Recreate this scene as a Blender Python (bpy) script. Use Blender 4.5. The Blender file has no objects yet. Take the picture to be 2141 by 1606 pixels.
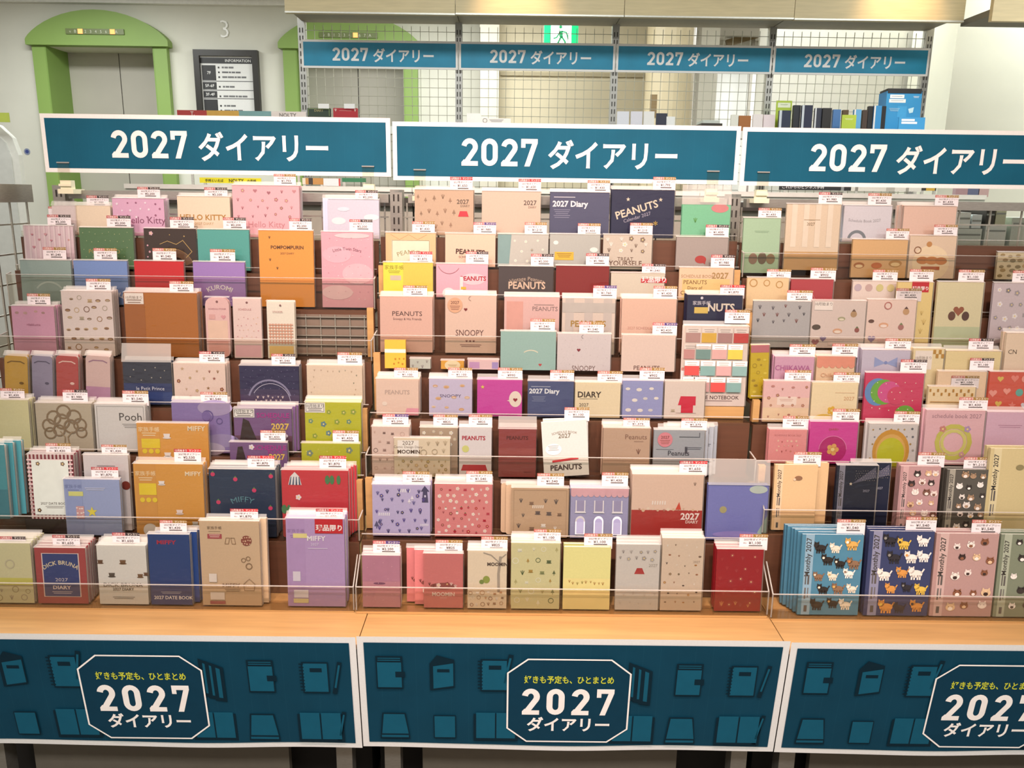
import bpy, math, random
from mathutils import Matrix, Vector
random.seed(7)
SC = bpy.context.scene
COL = SC.collection
# ---------------------------------------------------------------- camera
FW, FH, F = 2141.0, 1606.0, 1700.0
PITCH, YAW, ROLL, CAMZ = 0.2274, 0.0041, 0.0133, 1.42
cpi, spi, cya, sya, cro, sro = math.cos(PITCH), math.sin(PITCH), math.cos(YAW), math.sin(YAW), math.cos(ROLL), math.sin(ROLL)
R0, U0 = Vector((cya, -sya, 0)), Vector((spi*sya, spi*cya, cpi))
RIGHT, UP, FWD = R0*cro + U0*sro, U0*cro - R0*sro, Vector((cpi*sya, cpi*cya, -spi))
cam = bpy.data.objects.new('camera', bpy.data.cameras.new('camera'))
COL.objects.link(cam)
cam.matrix_world = Matrix(((RIGHT.x, UP.x, -FWD.x, 0), (RIGHT.y, UP.y, -FWD.y, 0), (RIGHT.z, UP.z, -FWD.z, CAMZ), (0, 0, 0, 1)))
cam.data.sensor_width = 36.0
cam.data.lens = F/FW*36.0
cam.data.clip_start = 0.05
SC.camera = cam
# ---------------------------------------------------------------- light
SC.view_settings.view_transform = 'Standard'
SC.view_settings.look = 'None'
SC.view_settings.gamma = 1.0
SC.view_settings.use_curve_mapping = False
SC.view_settings.exposure = 0.13
SC.cycles.transparent_max_bounces = 32
SC.cycles.adaptive_threshold = 0.02
SC.cycles.max_bounces = 5
SC.cycles.diffuse_bounces = 3
SC.cycles.glossy_bounces = 2
SC.cycles.caustics_reflective = False
SC.cycles.caustics_refractive = False
w = bpy.data.worlds.new('store_ambience'); SC.world = w; w.use_nodes = True
w.node_tree.nodes['Background'].inputs[0].default_value = (1.0, 0.98, 0.95, 1)
w.node_tree.nodes['Background'].inputs[1].default_value = 0.50

def lamp(name, kind, loc, target, energy, color, size=0.3, size_y=None, spot=60, blend=0.6):
    d = bpy.data.lights.new(name, kind); d.energy = energy; d.color = color
    if kind == 'AREA':
        d.size = size
        if size_y: d.shape = 'RECTANGLE'; d.size_y = size_y
    else:
        d.shadow_soft_size = size
        if kind == 'SPOT': d.spot_size = math.radians(spot); d.spot_blend = blend
    o = bpy.data.objects.new(name, d); COL.objects.link(o)
    o.location = loc
    o.rotation_euler = (Vector(target)-Vector(loc)).to_track_quat('-Z', 'Y').to_euler()
    return o
# fluorescent ceiling panels over the aisle and over the lift lobby
for x in (-2.4, 0.0, 2.4):
    lamp('aisle_ceiling_light', 'AREA', (x, -0.9, 3.06), (x, -0.9, 0), 62, (1.0, 0.95, 0.90), 1.3, 0.5)
    lamp('gondola_ceiling_light', 'AREA', (x, 3.0, 3.06), (x, 3.0, 0), 36, (0.96, 1.0, 0.98), 1.3, 0.5)
    lamp('lobby_ceiling_light', 'AREA', (x*1.3-0.4, 6.2, 3.06), (x*1.3-0.4, 6.2, 0), 52, (0.98, 1.0, 0.97), 1.3, 0.5)
    lamp('rear_fill_light', 'AREA', (x+1.2, 5.3, 3.06), (x+1.2, 5.3, 0), 26, (0.92, 0.98, 1.0), 1.2, 0.3)  # added fill, unseen, to brighten the wall behind the gondola
lamp('corridor_ceiling_light', 'AREA', (3.0, 8.4, 3.06), (3.0, 8.4, 0), 60, (0.94, 0.98, 1.0), 1.2, 0.6)
lamp('side_fill_light', 'AREA', (4.0, 3.9, 3.06), (4.0, 3.9, 0), 60, (0.96, 1.0, 0.98), 1.2, 0.6)  # added fill, unseen, to lift the white column at the right
# warm track spotlights on the diaries
WARM = (1.0, 0.71, 0.61)
for i, (x, tx, tz, e, an) in enumerate(((-0.75, -0.35, 1.08, 130, 58), (-0.15, -0.02, 0.94, 142, 60), (0.45, 0.42, 0.86, 118, 62), (1.25, 0.90, 0.9, 68, 62), (-1.7, -0.95, 0.95, 42, 62))):
    lamp('track_spotlight', 'SPOT', (x, 0.35, 2.98), (tx, 2.0, tz), e, WARM, 0.05, spot=an, blend=0.9)
# warm downlights that graze the header boards of the back gondola
for x in (0.02, 2.05):
    lamp('header_downlight', 'SPOT', (x, 4.25, 3.02), (x, 4.63, 2.40), 62, (1.0, 0.66, 0.36), 0.03, spot=44, blend=1.0)
lamp('shelf_downlight', 'SPOT', (1.9, 4.3, 3.0), (1.95, 5.6, 1.9), 9, (1.0, 0.85, 0.65), 0.05, spot=60, blend=0.7)

# ---------------------------------------------------------------- helpers
def ray(px, py):
    return RIGHT*((px-FW/2)/F) + UP*(-(py-FH/2)/F) + FWD
def at(px, py, Y):
    d = ray(px, py); t = Y/d.y
    return Vector((d.x*t, Y, d.z*t+CAMZ))
def atz(px, py, Z):
    d = ray(px, py); t = (Z-CAMZ)/d.z
    return Vector((d.x*t, d.y*t, Z))
def pix(p):
    q = Vector(p)-Vector((0, 0, CAMZ)); d = q.dot(FWD)
    return (FW/2+F*q.dot(RIGHT)/d, FH/2-F*q.dot(UP)/d)

def lin(h):
    if not isinstance(h, str): return h
    h = h.lstrip('#')
    return tuple(((c/12.92) if c <= 0.04045 else ((c+0.055)/1.055)**2.4) for c in (int(h[i:i+2], 16)/255 for i in (0, 2, 4)))
_mats = {}
def mat(h, rough=0.5, kind='plain', tint=None, spec=0.5):
    """procedural materials: colour with fine grain; kinds plain, paper, wood, metal, clear, film, glow"""
    key = (h, rough, kind, tint, spec)
    if key in _mats: return _mats[key]
    c = lin(h)
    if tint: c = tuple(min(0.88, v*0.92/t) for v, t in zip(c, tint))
    m = bpy.data.materials.new(kind+'_'+(h if isinstance(h, str) else 'x')); m.use_nodes = True
    nt = m.node_tree; N = nt.nodes; b = N['Principled BSDF']; out = N['Material Output']
    b.inputs['Base Color'].default_value = (*c, 1); b.inputs['Roughness'].default_value = rough
    b.inputs['Specular IOR Level'].default_value = spec
    m.diffuse_color = (*c, 1)
    def noise(scale, det=3, sc3=None):
        tc = N.new('ShaderNodeTexCoord'); n = N.new('ShaderNodeTexNoise'); n.inputs['Scale'].default_value = scale; n.inputs['Detail'].default_value = det
        if sc3:
            mp = N.new('ShaderNodeMapping'); mp.inputs['Scale'].default_value = sc3
            nt.links.new(tc.outputs['Object'], mp.inputs[0]); nt.links.new(mp.outputs[0], n.inputs['Vector'])
        else: nt.links.new(tc.outputs['Object'], n.inputs['Vector'])
        return n
    def vary(n, lo, hi, p0=0.35, p1=0.65):
        r = N.new('ShaderNodeValToRGB'); r.color_ramp.elements[0].position = p0; r.color_ramp.elements[1].position = p1
        r.color_ramp.elements[0].color = (*[min(1, v*lo) for v in c], 1); r.color_ramp.elements[1].color = (*[min(1, v*hi) for v in c], 1)
        nt.links.new(n.outputs[0], r.inputs[0]); nt.links.new(r.outputs[0], b.inputs['Base Color'])
    def bump(n, s, d=0.001):
        bp = N.new('ShaderNodeBump'); bp.inputs['Strength'].default_value = s; bp.inputs['Distance'].default_value = d
        nt.links.new(n.outputs[0], bp.inputs['Height']); nt.links.new(bp.outputs[0], b.inputs['Normal'])
    if kind == 'plain': vary(noise(40), 0.97, 1.03)
    elif kind == 'paper':
        n = noise(220, 2); vary(n, 0.98, 1.02); bump(n, 0.05)
    elif kind == 'wall': n = noise(3.0, 4); vary(n, 0.97, 1.02); bump(noise(300, 2), 0.08)
    elif kind == 'wood':
        n = noise(6.0, 6, (1.0, 14.0, 14.0)); vary(n, 0.88, 1.06, 0.3, 0.7); bump(n, 0.08)
    elif kind == 'metal':
        b.inputs['Metallic'].default_value = 0.75; vary(noise(60, 2, (1, 1, 8)), 0.93, 1.05)
    elif kind == 'banner':
        n = noise(9, 3); vary(n, 0.93, 1.05); bump(noise(5, 2), 0.25, 0.004)
        tc = N.new('ShaderNodeTexCoord'); sx = N.new('ShaderNodeSeparateXYZ'); nt.links.new(tc.outputs['Object'], sx.inputs[0])
        def op(o_, a, v):
            q = N.new('ShaderNodeMath'); q.operation = o_; nt.links.new(a, q.inputs[0]); q.inputs[1].default_value = v; return q.outputs[0]
        ln = op('LESS_THAN', op('FRACT', op('DIVIDE', sx.outputs[0], 0.0365), 0), 0.025)
        mc = N.new('ShaderNodeMixRGB'); mc.blend_type = 'ADD'; mc.inputs[2].default_value = (0.003, 0.010, 0.012, 1)
        nt.links.new(ln, mc.inputs[0]); lk = b.inputs['Base Color'].links[0]; nt.links.new(lk.from_socket, mc.inputs[1]); nt.links.new(mc.outputs[0], b.inputs['Base Color'])
    elif kind == 'floor':
        n = noise(120, 3); vary(n, 0.75, 1.15); bump(n, 0.4)
    elif kind == 'glow':
        b.inputs['Emission Color'].default_value = (*c, 1); b.inputs['Emission Strength'].default_value = rough
    elif kind in ('clear', 'film', 'edge', 'flap', 'haze'):
        tr = N.new('ShaderNodeBsdfTransparent'); gl = N.new('ShaderNodeBsdfGlossy'); mx = N.new('ShaderNodeMixShader')
        fr = N.new('ShaderNodeFresnel'); fr.inputs[0].default_value = 1.45
        mm = N.new('ShaderNodeMath'); mm.operation = 'MULTIPLY_ADD'
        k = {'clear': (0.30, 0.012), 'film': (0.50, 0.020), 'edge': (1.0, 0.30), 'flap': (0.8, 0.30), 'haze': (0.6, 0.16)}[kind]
        mm.inputs[1].default_value = k[0]; mm.inputs[2].default_value = k[1]; mm.use_clamp = True
        tr.inputs[0].default_value = (*c, 1); gl.inputs['Roughness'].default_value = rough
        nt.links.new(fr.outputs[0], mm.inputs[0]); nt.links.new(mm.outputs[0], mx.inputs[0])
        nt.links.new(tr.outputs[0], mx.inputs[1])
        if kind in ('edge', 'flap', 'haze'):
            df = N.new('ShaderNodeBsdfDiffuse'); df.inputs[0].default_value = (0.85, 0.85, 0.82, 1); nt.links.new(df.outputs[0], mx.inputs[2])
        else: nt.links.new(gl.outputs[0], mx.inputs[2])
        nt.links.new(mx.outputs[0], out.inputs['Surface'])
        if kind == 'film':
            n = noise(26, 2, (1, 1, 2.2)); bp = N.new('ShaderNodeBump'); bp.inputs['Strength'].default_value = 0.35; bp.inputs['Distance'].default_value = 0.006
            nt.links.new(n.outputs[0], bp.inputs['Height']); nt.links.new(bp.outputs[0], gl.inputs['Normal'])
    _mats[key] = m
    return m

class MB:
    """collects faces; build() links them as ONE mesh object"""
    def __init__(s): s.v = []; s.f = []; s.m = []; s.mats = []; s.smooth = False
    def mi(s, m):
        if m not in s.mats: s.mats.append(m)
        return s.mats.index(m)
    def face(s, pts, m):
        i = len(s.v); s.v += [tuple(p) for p in pts]; s.f.append(tuple(range(i, i+len(pts)))); s.m.append(s.mi(m)); return s
    def raw(s, vs, fs, m):
        i = len(s.v); s.v += [tuple(p) for p in vs]; k = s.mi(m)
        for f in fs: s.f.append(tuple(a+i for a in f)); s.m.append(k)
        return s
    def box(s, x0, x1, y0, y1, z0, z1, m):
        return s.raw([(x0, y0, z0), (x1, y0, z0), (x1, y1, z0), (x0, y1, z0), (x0, y0, z1), (x1, y0, z1), (x1, y1, z1), (x0, y1, z1)],
                     [(0, 3, 2, 1), (4, 5, 6, 7), (0, 1, 5, 4), (1, 2, 6, 5), (2, 3, 7, 6), (3, 0, 4, 7)], m)
    def bar(s, a, b, w, h, m):
        a = Vector(a); b = Vector(b); d = (b-a).normalized()
        up = Vector((0, 0, 1)) if abs(d.z) < 0.9 else Vector((0, 1, 0))
        x = d.cross(up).normalized()*(w/2); y = x.cross(d).normalized()*(h/2)
        return s.raw([p+sx*x+sy*y for p in (a, b) for sx, sy in ((-1, -1), (1, -1), (1, 1), (-1, 1))],
                     [(0, 1, 2, 3), (7, 6, 5, 4), (0, 4, 5, 1), (1, 5, 6, 2), (2, 6, 7, 3), (3, 7, 4, 0)], m)
    def prism(s, pts, y0, y1, m):
        """outline in x,z extruded along y (front at y0)"""
        n = len(pts); s.face([(x, y0, z) for x, z in pts], m); s.face([(x, y1, z) for x, z in reversed(pts)], m)
        for i in range(n):
            (ax, az), (bx, bz) = pts[i], pts[(i+1) % n]
            s.face([(ax, y0, az), (ax, y1, az), (bx, y1, bz), (bx, y0, bz)], m)
        return s
    def disc(s, x, z, r, y, m, rz=None, n=18):
        rz = rz or r
        return s.face([(x+r*math.cos(2*math.pi*i/n), y, z+rz*math.sin(2*math.pi*i/n)) for i in range(n)], m)
    def stroke(s, pts, wd, y, m, closed=False):
        P = [Vector(p) for p in pts]; n = len(P); Lp = []; Rp = []
        for i in range(n):
            a = P[i-1] if (i > 0 or closed) else P[i]; b = P[(i+1) % n] if (i < n-1 or closed) else P[i]
            d1 = (P[i]-a); d2 = (b-P[i])
            if d1.length < 1e-9: d1 = d2
            if d2.length < 1e-9: d2 = d1
            d1 = d1.normalized(); d2 = d2.normalized(); t = (d1+d2)
            if t.length < 1e-6: t = d1
            t = t.normalized(); nn = Vector((-t.y, t.x)); k = 1/max(0.45, nn.dot(Vector((-d1.y, d1.x))))
            Lp.append(P[i]+nn*(wd/2*k)); Rp.append(P[i]-nn*(wd/2*k))
        for i in range(n if closed else n-1):
            j = (i+1) % n
            s.face([(q.x, y, q.y) for q in (Rp[i], Rp[j], Lp[j], Lp[i])], m)
        return s
    def text(s, body, x, z, h, y, m, bold=0.0, arc=0.0, align=0.5, sx=1.0, ang=0.0):
        vs, fs, wd = text_geo(body, bold)
        pts = []
        for (a, b) in vs:
            u = (a-wd*align)*h*sx; v = b*h
            if arc:
                r = 1.0/arc*wd*h*sx; th = u/r; u, v = (r+v)*math.sin(th), (r+v)*math.cos(th)-r
            if ang: u, v = u*math.cos(ang)-v*math.sin(ang), u*math.sin(ang)+v*math.cos(ang)
            pts.append((x+u, y, z+v))
        return s.raw(pts, fs, m)
    def build(s, name, parent=None, loc=None, mw=None):
        me = bpy.data.meshes.new(name)
        me.from_pydata(s.v, [], s.f)
        for m in s.mats: me.materials.append(m)
        me.polygons.foreach_set('material_index', s.m)
        if s.smooth: me.polygons.foreach_set('use_smooth', [True]*len(s.f))
        me.update()
        return link(name, me, parent, loc, mw)
def link(name, me, parent=None, loc=None, mw=None):
    o = bpy.data.objects.new(name, me); COL.objects.link(o)
    if parent: o.parent = parent
    if mw is not None: o.matrix_world = mw
    if loc is not None: o.location = loc
    return o
_txt = {}
def text_geo(body, bold=0.0):
    """outline of a line of lettering, capital height 1"""
    k = (body, bold)
    if k not in _txt:
        c = bpy.data.curves.new('lettering', 'FONT'); c.body = body; c.resolution_u = 2; c.offset = bold
        o = bpy.data.objects.new('lettering', c); me = o.to_mesh()
        q = 1/0.72
        vs = [(v.co.x*q, v.co.y*q) for v in me.vertices]; fs = [tuple(p.vertices) for p in me.polygons]
        x0 = min((v[0] for v in vs), default=0); x1 = max((v[0] for v in vs), default=1)
        _txt[k] = ([(a-x0, b) for a, b in vs], fs, x1-x0)
        o.to_mesh_clear(); bpy.data.objects.remove(o); bpy.data.curves.remove(c)
    return _txt[k]
def arcpts(cx, cz, rx, rz, a0, a1, n=10):
    return [(cx+rx*math.cos(math.radians(a0+(a1-a0)*i/n)), cz+rz*math.sin(math.radians(a0+(a1-a0)*i/n))) for i in range(n+1)]
def digits(mb, x, z, h, y, m, gap=0.13, sx=1.0):
    """the numerals 2027 in heavy squared lettering, baseline-left at x,z"""
    cur = x
    P = lambda pts: [(cur+a*h*sx, z+b*h) for a, b in pts]
    for ch in '2027':
        if ch == '2':
            mb.stroke(P(arcpts(.31, .69, .215, .215, 172, -32, 12)+[(.19, .15)]), .185*h, y, m)
            mb.face([(a, y-.0002, b) for a, b in P([(.0, .0), (.62, .0), (.62, .17), (.28, .17), (.09, .23), (0, .13)])], m)
        elif ch == '0':
            mb.stroke(P(arcpts(.31, .69, .215, .215, 0, 180, 10)+arcpts(.31, .31, .215, .215, 180, 360, 10)), .185*h, y, m, closed=True)
        else:
            mb.face([(a, y, b) for a, b in P([(0, .83), (.62, .83), (.62, 1), (0, 1)])], m)
            mb.face([(a, y-.0001, b) for a, b in P([(0, .68), (.16, .68), (.16, .84), (0, .84)])], m)
            mb.face([(a, y-.0002, b) for a, b in P([(.13, 0), (.33, 0), (.62, .85), (.42, .85)])], m)
        cur += (.62+gap)*h*sx
    return cur-gap*h*sx
def tag(o, label, cat, group=None, kind=None):
    if label: o['label'] = label
    if cat: o['category'] = cat
    if group: o['group'] = group
    if kind: o['kind'] = kind
    return o
def struct(o, label=None):
    o['kind'] = 'structure'
    if label: o['label'] = label
    return o
def thing(name, loc, label, cat, group=None, rot=None):
    o = bpy.data.objects.new(name, None); COL.objects.link(o); o.location = loc; o.empty_display_size = 0.05
    if rot: o.rotation_euler = rot
    return tag(o, label, cat, group)
# ---------------------------------------------------------------- the setting
WALL = mat('#d9d8cc', 0.7, 'wall'); BEIGE = mat('#c9bfa4', 0.7, 'wall'); GREEN = mat('#88a658', 0.55, 'wall'); GREEND = mat('#7d9c4e', 0.6, 'wall')
struct(MB().box(-9, 9, -5, 12, -0.1, 0, mat('#8d8270', 0.85, 'floor')).build('floor'), 'speckled beige shop floor')
struct(MB().box(-9, 9, -5, 12, 3.10, 3.2, mat('#cfcabb', 0.8, 'wall')).build('ceiling'), 'plain off-white shop ceiling')
WY = 7.6
A = lambda px, py, Y=WY: at(px, py, Y)
lint = A(200, 99).z; dx2 = A(753, 180).x-A(237, 170).x
xl0, xr0 = A(107, 160).x, A(332, 160).x
cx0 = (xl0+xr0)/2
wb = MB()
xs = [-9, xl0, xr0, xl0+dx2, xr0+dx2, A(1003, 160).x]
for a, b in ((0, 1), (2, 3), (4, 5)): wb.box(xs[a], xs[b], WY, WY+0.4, 0, 3.1, WALL)
for a, b in ((1, 2), (3, 4)): wb.box(xs[a], xs[b], WY, WY+0.4, lint, 3.1, WALL)
wbo = struct(wb.build('wall_back'), 'white lift lobby wall')
struct(MB().box(-9, xs[5], WY-0.06, WY, 2.99, 3.05, mat('#f4f4f0', 0.4)).build('trim_1'), 'white cornice strip along the lobby wall')
struct(MB().box(-9.2, -9, -5, 12, 0, 3.1, WALL).build('wall_left'))
struct(MB().box(9, 9.2, -5, 12, 0, 3.1, WALL).build('wall_right'))
DOORM = mat('#bab5aa', 0.5, 'wall')
for n, ox in ((1, 0.0), (2, dx2)):
    d = thing('door_%d' % n, (cx0+ox, WY, 0), ('lift doors under a green arched surround beside the floor directory', 'lift doors under a green arch behind the wire grid wall')[n-1], None)
    d['kind'] = 'structure'
    hw = (xr0-xl0)/2; fw = 0.11
    # arched head, jambs and reveal
    top = A(205, 25).z; sp = A(205, 88).z
    pts = [(-hw-fw-0.03, lint), (hw+fw+0.03, lint)]+[((hw+fw+0.03)*math.cos(math.radians(t)), sp+(top-sp)*math.sin(math.radians(t))**1.55) for t in range(0, 181, 9)]
    MB().prism(pts, -0.10, 0.0, GREEN).build('arched_head', d)
    for s in (-1, 1):
        MB().box(min(s*hw, s*(hw+fw)), max(s*hw, s*(hw+fw)), -0.06, 0.0, 0, lint, GREEN).build('jamb', d)
        MB().box(min(s*hw, s*(hw-0.012)), max(s*hw, s*(hw-0.012)), -0.06, 0.32, 0, lint, GREEND).build('reveal', d)
        MB().box(min(s*0.004, s*(hw-0.012)), max(s*0.004, s*(hw-0.012)), 0.30, 0.33, 0, lint, DOORM).build('door_panel', d)
    MB().box(-0.004, 0.004, 0.315, 0.33, 0, lint, mat('#3a3a38', 0.6)).build('door_gap', d)
    MB().box(-hw, hw, 0.34, 0.38, 0, lint, mat('#222222', 0.8)).build('shaft_back', d)
    iz = A(205, 71).z
    ind = MB().box(-0.25, 0.25, -0.112, -0.10, iz-0.022, iz+0.022, mat('#6f7c4c', 0.4)).build('floor_indicator', d)
    t = MB()
    for k, ch in enumerate('▽B1234567△'.replace('▽', 'v').replace('△', 'A')):
        t.text(ch, -0.21+k*0.044, iz-0.012, 0.024, -0.1135, mat('#d8dcc8', 0.5), 0.0)
    t.build('floor_numbers', ind)
    g = MB()
    for k in ((2, 8) if n == 1 else (6,)): g.box(-0.235+k*0.046, -0.195+k*0.046, -0.116, -0.112, iz-0.019, iz+0.019, mat('#ff9a5a', 1.6, 'glow'))
    g.build('lit_floor_number', ind)
# floor directory and the floor number on the wall
bl, br = A(407, 105), A(541, 105); bb = A(430, 330).z
fd = thing('floor_directory', ((bl.x+br.x)/2, WY-0.001, bb), 'black framed floor directory with white listing sheet beside the lift', 'directory')
hw = (br.x-bl.x)/2; hh = bl.z-bb
K = mat('#26231f', 0.4)
fr = MB(); e = 0.05
fr.box(-hw, hw, -0.05, 0, hh-e, hh, K).box(-hw, hw, -0.05, 0, 0, e, K).box(-hw, -hw+e, -0.05, 0, e, hh-e, K).box(hw-e, hw, -0.05, 0, e, hh-e, K)
fr.build('frame', fd)
sh = MB().box(-hw+e, hw-e, -0.02, 0, e, hh-e, mat('#e2e2e0', 0.5, 'paper')).build('sheet', fd)
pr = MB(); KK = mat('#2a2a2c', 0.5); W = mat('#f2f2f0', 0.5)
iw = hw-e; ih = hh-e
pr.box(-iw, iw, -0.0215, -0.02, ih-0.06, ih-0.012, KK)
pr.text('INFORMATION', iw-0.02, ih-0.047, 0.024, -0.0218, W, 0.0, align=1.0)
for z0, z1, tx in ((ih-0.20, ih-0.075, '7F'), (ih-0.275, ih-0.215, '5F-6F'), (ih-0.345, ih-0.29, '3F-4F'), (ih-0.80, ih-0.36, '2F')):
    pr.box(-iw+0.01, -iw+0.13, -0.0215, -0.02, z0, z1, KK); pr.text(tx, -iw+0.07, (z0+z1)/2-0.012, 0.026, -0.0218, W)
    pr.box(-iw+0.01, iw-0.01, -0.0212, -0.02, z0-0.009, z0-0.004, KK)
for i in range(17):
    if i in (3, 5, 7): continue
    z = ih-0.10-i*0.040
    pr.text('■', -iw+0.15, z, 0.014, -0.0218, KK, align=0.0)
    x_ = -iw+0.185
    for k in range(3+(i*5) % 4):
        wd_ = 0.018+0.012*((i*3+k*5) % 4); pr.box(x_, x_+wd_, -0.0215, -0.02, z+0.001, z+0.015, mat('#6c6c6e', 0.5)); x_ += wd_+0.006
pr.build('listing_print', sh)
p3 = A(471, 79)
tag(MB().text('3', 0, 0, A(471, 41).z-p3.z, 0, mat('#f6f6f2', 0.35), -0.01).build('floor_number', None, (p3.x, WY-0.012, p3.z)), 'pale raised numeral 3 on the white lobby wall', 'numeral')
ps = A(57, 317)
bs = thing('round_sticker', (ps.x, WY-0.003, ps.z), 'small round blue sticker on the white wall near the lift', 'sticker')
MB().disc(0, 0, 0.028, 0, mat('#8a92a8', 0.5)).build('disc', bs); MB().disc(0, 0, 0.016, -0.001, mat('#3d4a86', 0.5)).build('emblem', bs)
# right of the lifts: columns and recessed walls
def slab(name, pxl, pxr, Y, depth, m, py=160, z1=3.1, z0=0.0):
    a, b = at(pxl, py, Y), at(pxr, py, Y)
    return struct(MB().box(a.x, b.x, Y, Y+depth, z0, z1, m).build(name))
slab('wall_lobby_end', 1003, 1043, 7.2, 0.8, mat('#cfc9b8', 0.6, 'wall'))
slab('wall_beige', 1043, 1352, 7.35, 0.5, BEIGE)
struct(MB().box(at(1046, 160, 7.34).x, at(1346, 160, 7.34).x, 7.33, 7.349, at(1200, 160, 7.34).z, at(1200, 152, 7.34).z, mat('#a79c80', 0.6)).build('trim_2'))
c = at(1400, 160, 6.9); r = at(1450, 160, 6.9).x-c.x
cyl = MB(); n = 28
for i in range(n):
    a0, a1 = 2*math.pi*i/n, 2*math.pi*(i+1)/n
    cyl.face([(r*math.cos(a0), r*math.sin(a0), 0), (r*math.cos(a1), r*math.sin(a1), 0), (r*math.cos(a1), r*math.sin(a1), 3.1), (r*math.cos(a0), r*math.sin(a0), 3.1)], mat('#cdbf9f', 0.45, 'wall'))
struct(cyl.build('wall_column', None, (c.x, 6.9, 0)), 'round beige column')
q = at(1366, 222, 6.6)
tag(MB().box(-0.026, 0.026, -0.006, 0.006, -0.085, 0.085, mat('#8a7350', 0.6, 'wood')).build('wall_plate', None, (q.x, 6.6, q.z)), 'small brown plate on the round beige column', 'plate')
slab('wall_corridor', 1440, 1640, 9.5, 0.3, mat('#e6e4da', 0.6, 'wall'))
slab('wall_marble', 1462, 1500, 7.6, 0.2, mat('#e9e6da', 0.5, 'wall'))
h0, h1 = at(1519, 91, 9.3), at(1588, 71, 9.3)
hr = thing('handrail', (h0.x, 9.3, h0.z-0.9), 'brown sloping handrail in the white stair corridor', 'handrail')
MB().bar((0, 0, 0.9), (h1.x-h0.x, 0, h1.z-h0.z+0.9), 0.05, 0.07, mat('#7d6a45', 0.5, 'wood')).build('rail', hr)
MB().bar((0.3, 0.05, 0.0), (0.3, 0.05, 1.02), 0.03, 0.03, mat('#9b9484', 0.5)).build('post', hr)
slab('wall_right_back', 1606, 2400, 6.1, 0.3, mat('#e2e0d6', 0.65, 'wall'))
slab('wall_right_column', 1990, 2400, 5.45, 0.6, mat('#dddccb', 0.65, 'wall'))
# green exit sign
e0, e1 = at(1138, 41, 6.7), at(1208, 100, 6.7)
ex = thing('exit_sign', ((e0.x+e1.x)/2, 6.7, e1.z), 'green lit exit sign with running figure above the wire grid wall', 'exit sign')
w_, h_ = (e1.x-e0.x), e0.z-e1.z
MB().box(-w_/2, w_/2, 0, 0.06, 0, h_, mat('#d8d8d4', 0.5)).build('housing', ex)
MB().box(-w_/2, w_/2, -0.004, 0, 0, h_, mat('#0d9a5c', 1.0, 'glow')).build('green_panel', ex)
MB().box(-w_*0.30, w_*0.30, -0.007, -0.004, 0, h_*0.92, mat('#eef6ec', 1.6, 'glow')).build('white_panel', ex)
f = MB(); G = mat('#0b7a48', 0.3, 'glow'); y = -0.0085; s = w_*0.36
f.disc(-s*0.05, h_*0.74, s*0.13, y, G)
f.stroke([(-s*.02, h_*.60), (s*.02, h_*.36)], s*.26, y, G)
f.stroke([(-s*.62, h_*.32), (-s*.35, h_*.36), (-s*.10, h_*.56)], s*.10, y, G)
f.stroke([(s*.05, h_*.58), (s*.42, h_*.54), (s*.58, h_*.30)], s*.10, y, G)
f.stroke([(s*.02, h_*.38), (-s*.25, h_*.16), (-s*.58, h_*.03)], s*.13, y, G)
f.stroke([(s*.06, h_*.38), (s*.34, h_*.20), (s*.30, h_*.0)], s*.13, y, G)
f.build('running_figure', ex)
MB().bar((-w_*.3, 0.03, h_), (-w_*.3, 0.03, 3.1-e1.z), 0.02, 0.02, mat('#c8c8c4', 0.4, 'metal')).bar((w_*.3, 0.03, h_), (w_*.3, 0.03, 3.1-e1.z), 0.02, 0.02, mat('#c8c8c4', 0.4, 'metal')).build('hanger', ex)
# ---------------------------------------------------------------- display fixture: three bays
XS, BW = -1.2093, 0.9
YS, ZS, HS = 2.1778, CAMZ+0.1834, 0.1453
YL, ZL = 1.5249, CAMZ-0.8924
BX = [XS+BW*i for i in range(5)]
WOOD = mat('#c29862', 0.42, 'wood'); WOODD = mat('#5e3c2a', 0.5, 'wood'); WOODM = mat('#5a3c2a', 0.5, 'wood')
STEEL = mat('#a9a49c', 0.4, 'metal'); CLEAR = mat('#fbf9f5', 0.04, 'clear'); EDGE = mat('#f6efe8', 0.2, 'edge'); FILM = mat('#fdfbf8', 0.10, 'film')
TX = (-1.262, -0.337, 0.587, 1.497)
bayname = ('left', 'middle', 'right', 'far right')
def Yof(yb): return 1.668+(1272-yb)*(0.472/775.0)
REFX = (400, 1190, 1850)
ROWS = {'A8': 1266, 'A7': 1122, 'A6b': 995, 'A6': 948, 'A5': 848, 'A4': 748, 'A3': 640, 'A2': 566, 'A1': 496,
        'B8': 1275, 'B7': 1126, 'B6': 1000, 'B5': 874, 'B4b': 776, 'B4': 742, 'B3': 626, 'B2': 562, 'B1': 497,
        'C9': 1288, 'C8': 1112, 'C7': 972, 'C6': 886, 'C5': 838, 'C4': 730, 'C3': 658, 'C2': 582, 'C1': 508}
LIP = {'A8': .055, 'B8': .055, 'C9': .055, 'A7': .05, 'B6': .055, 'C8': .055, 'A4': .05, 'B4': .045, 'A3': .075, 'C2': .06, 'C4': .03}
ROW = {}; YNEXT = {}
for k, yb in ROWS.items():
    b = 'ABC'.index(k[0]); Y = Yof(yb)-(0.0, 0.004, 0.010)[b]*0
    if k == 'B4b': Y = 1.952
    ROW[k] = (b, Y, at(REFX[b], yb, Y).z)
ZL = min(ROW[k][2] for k in ('A8', 'B8', 'C9'))-0.0062
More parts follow.
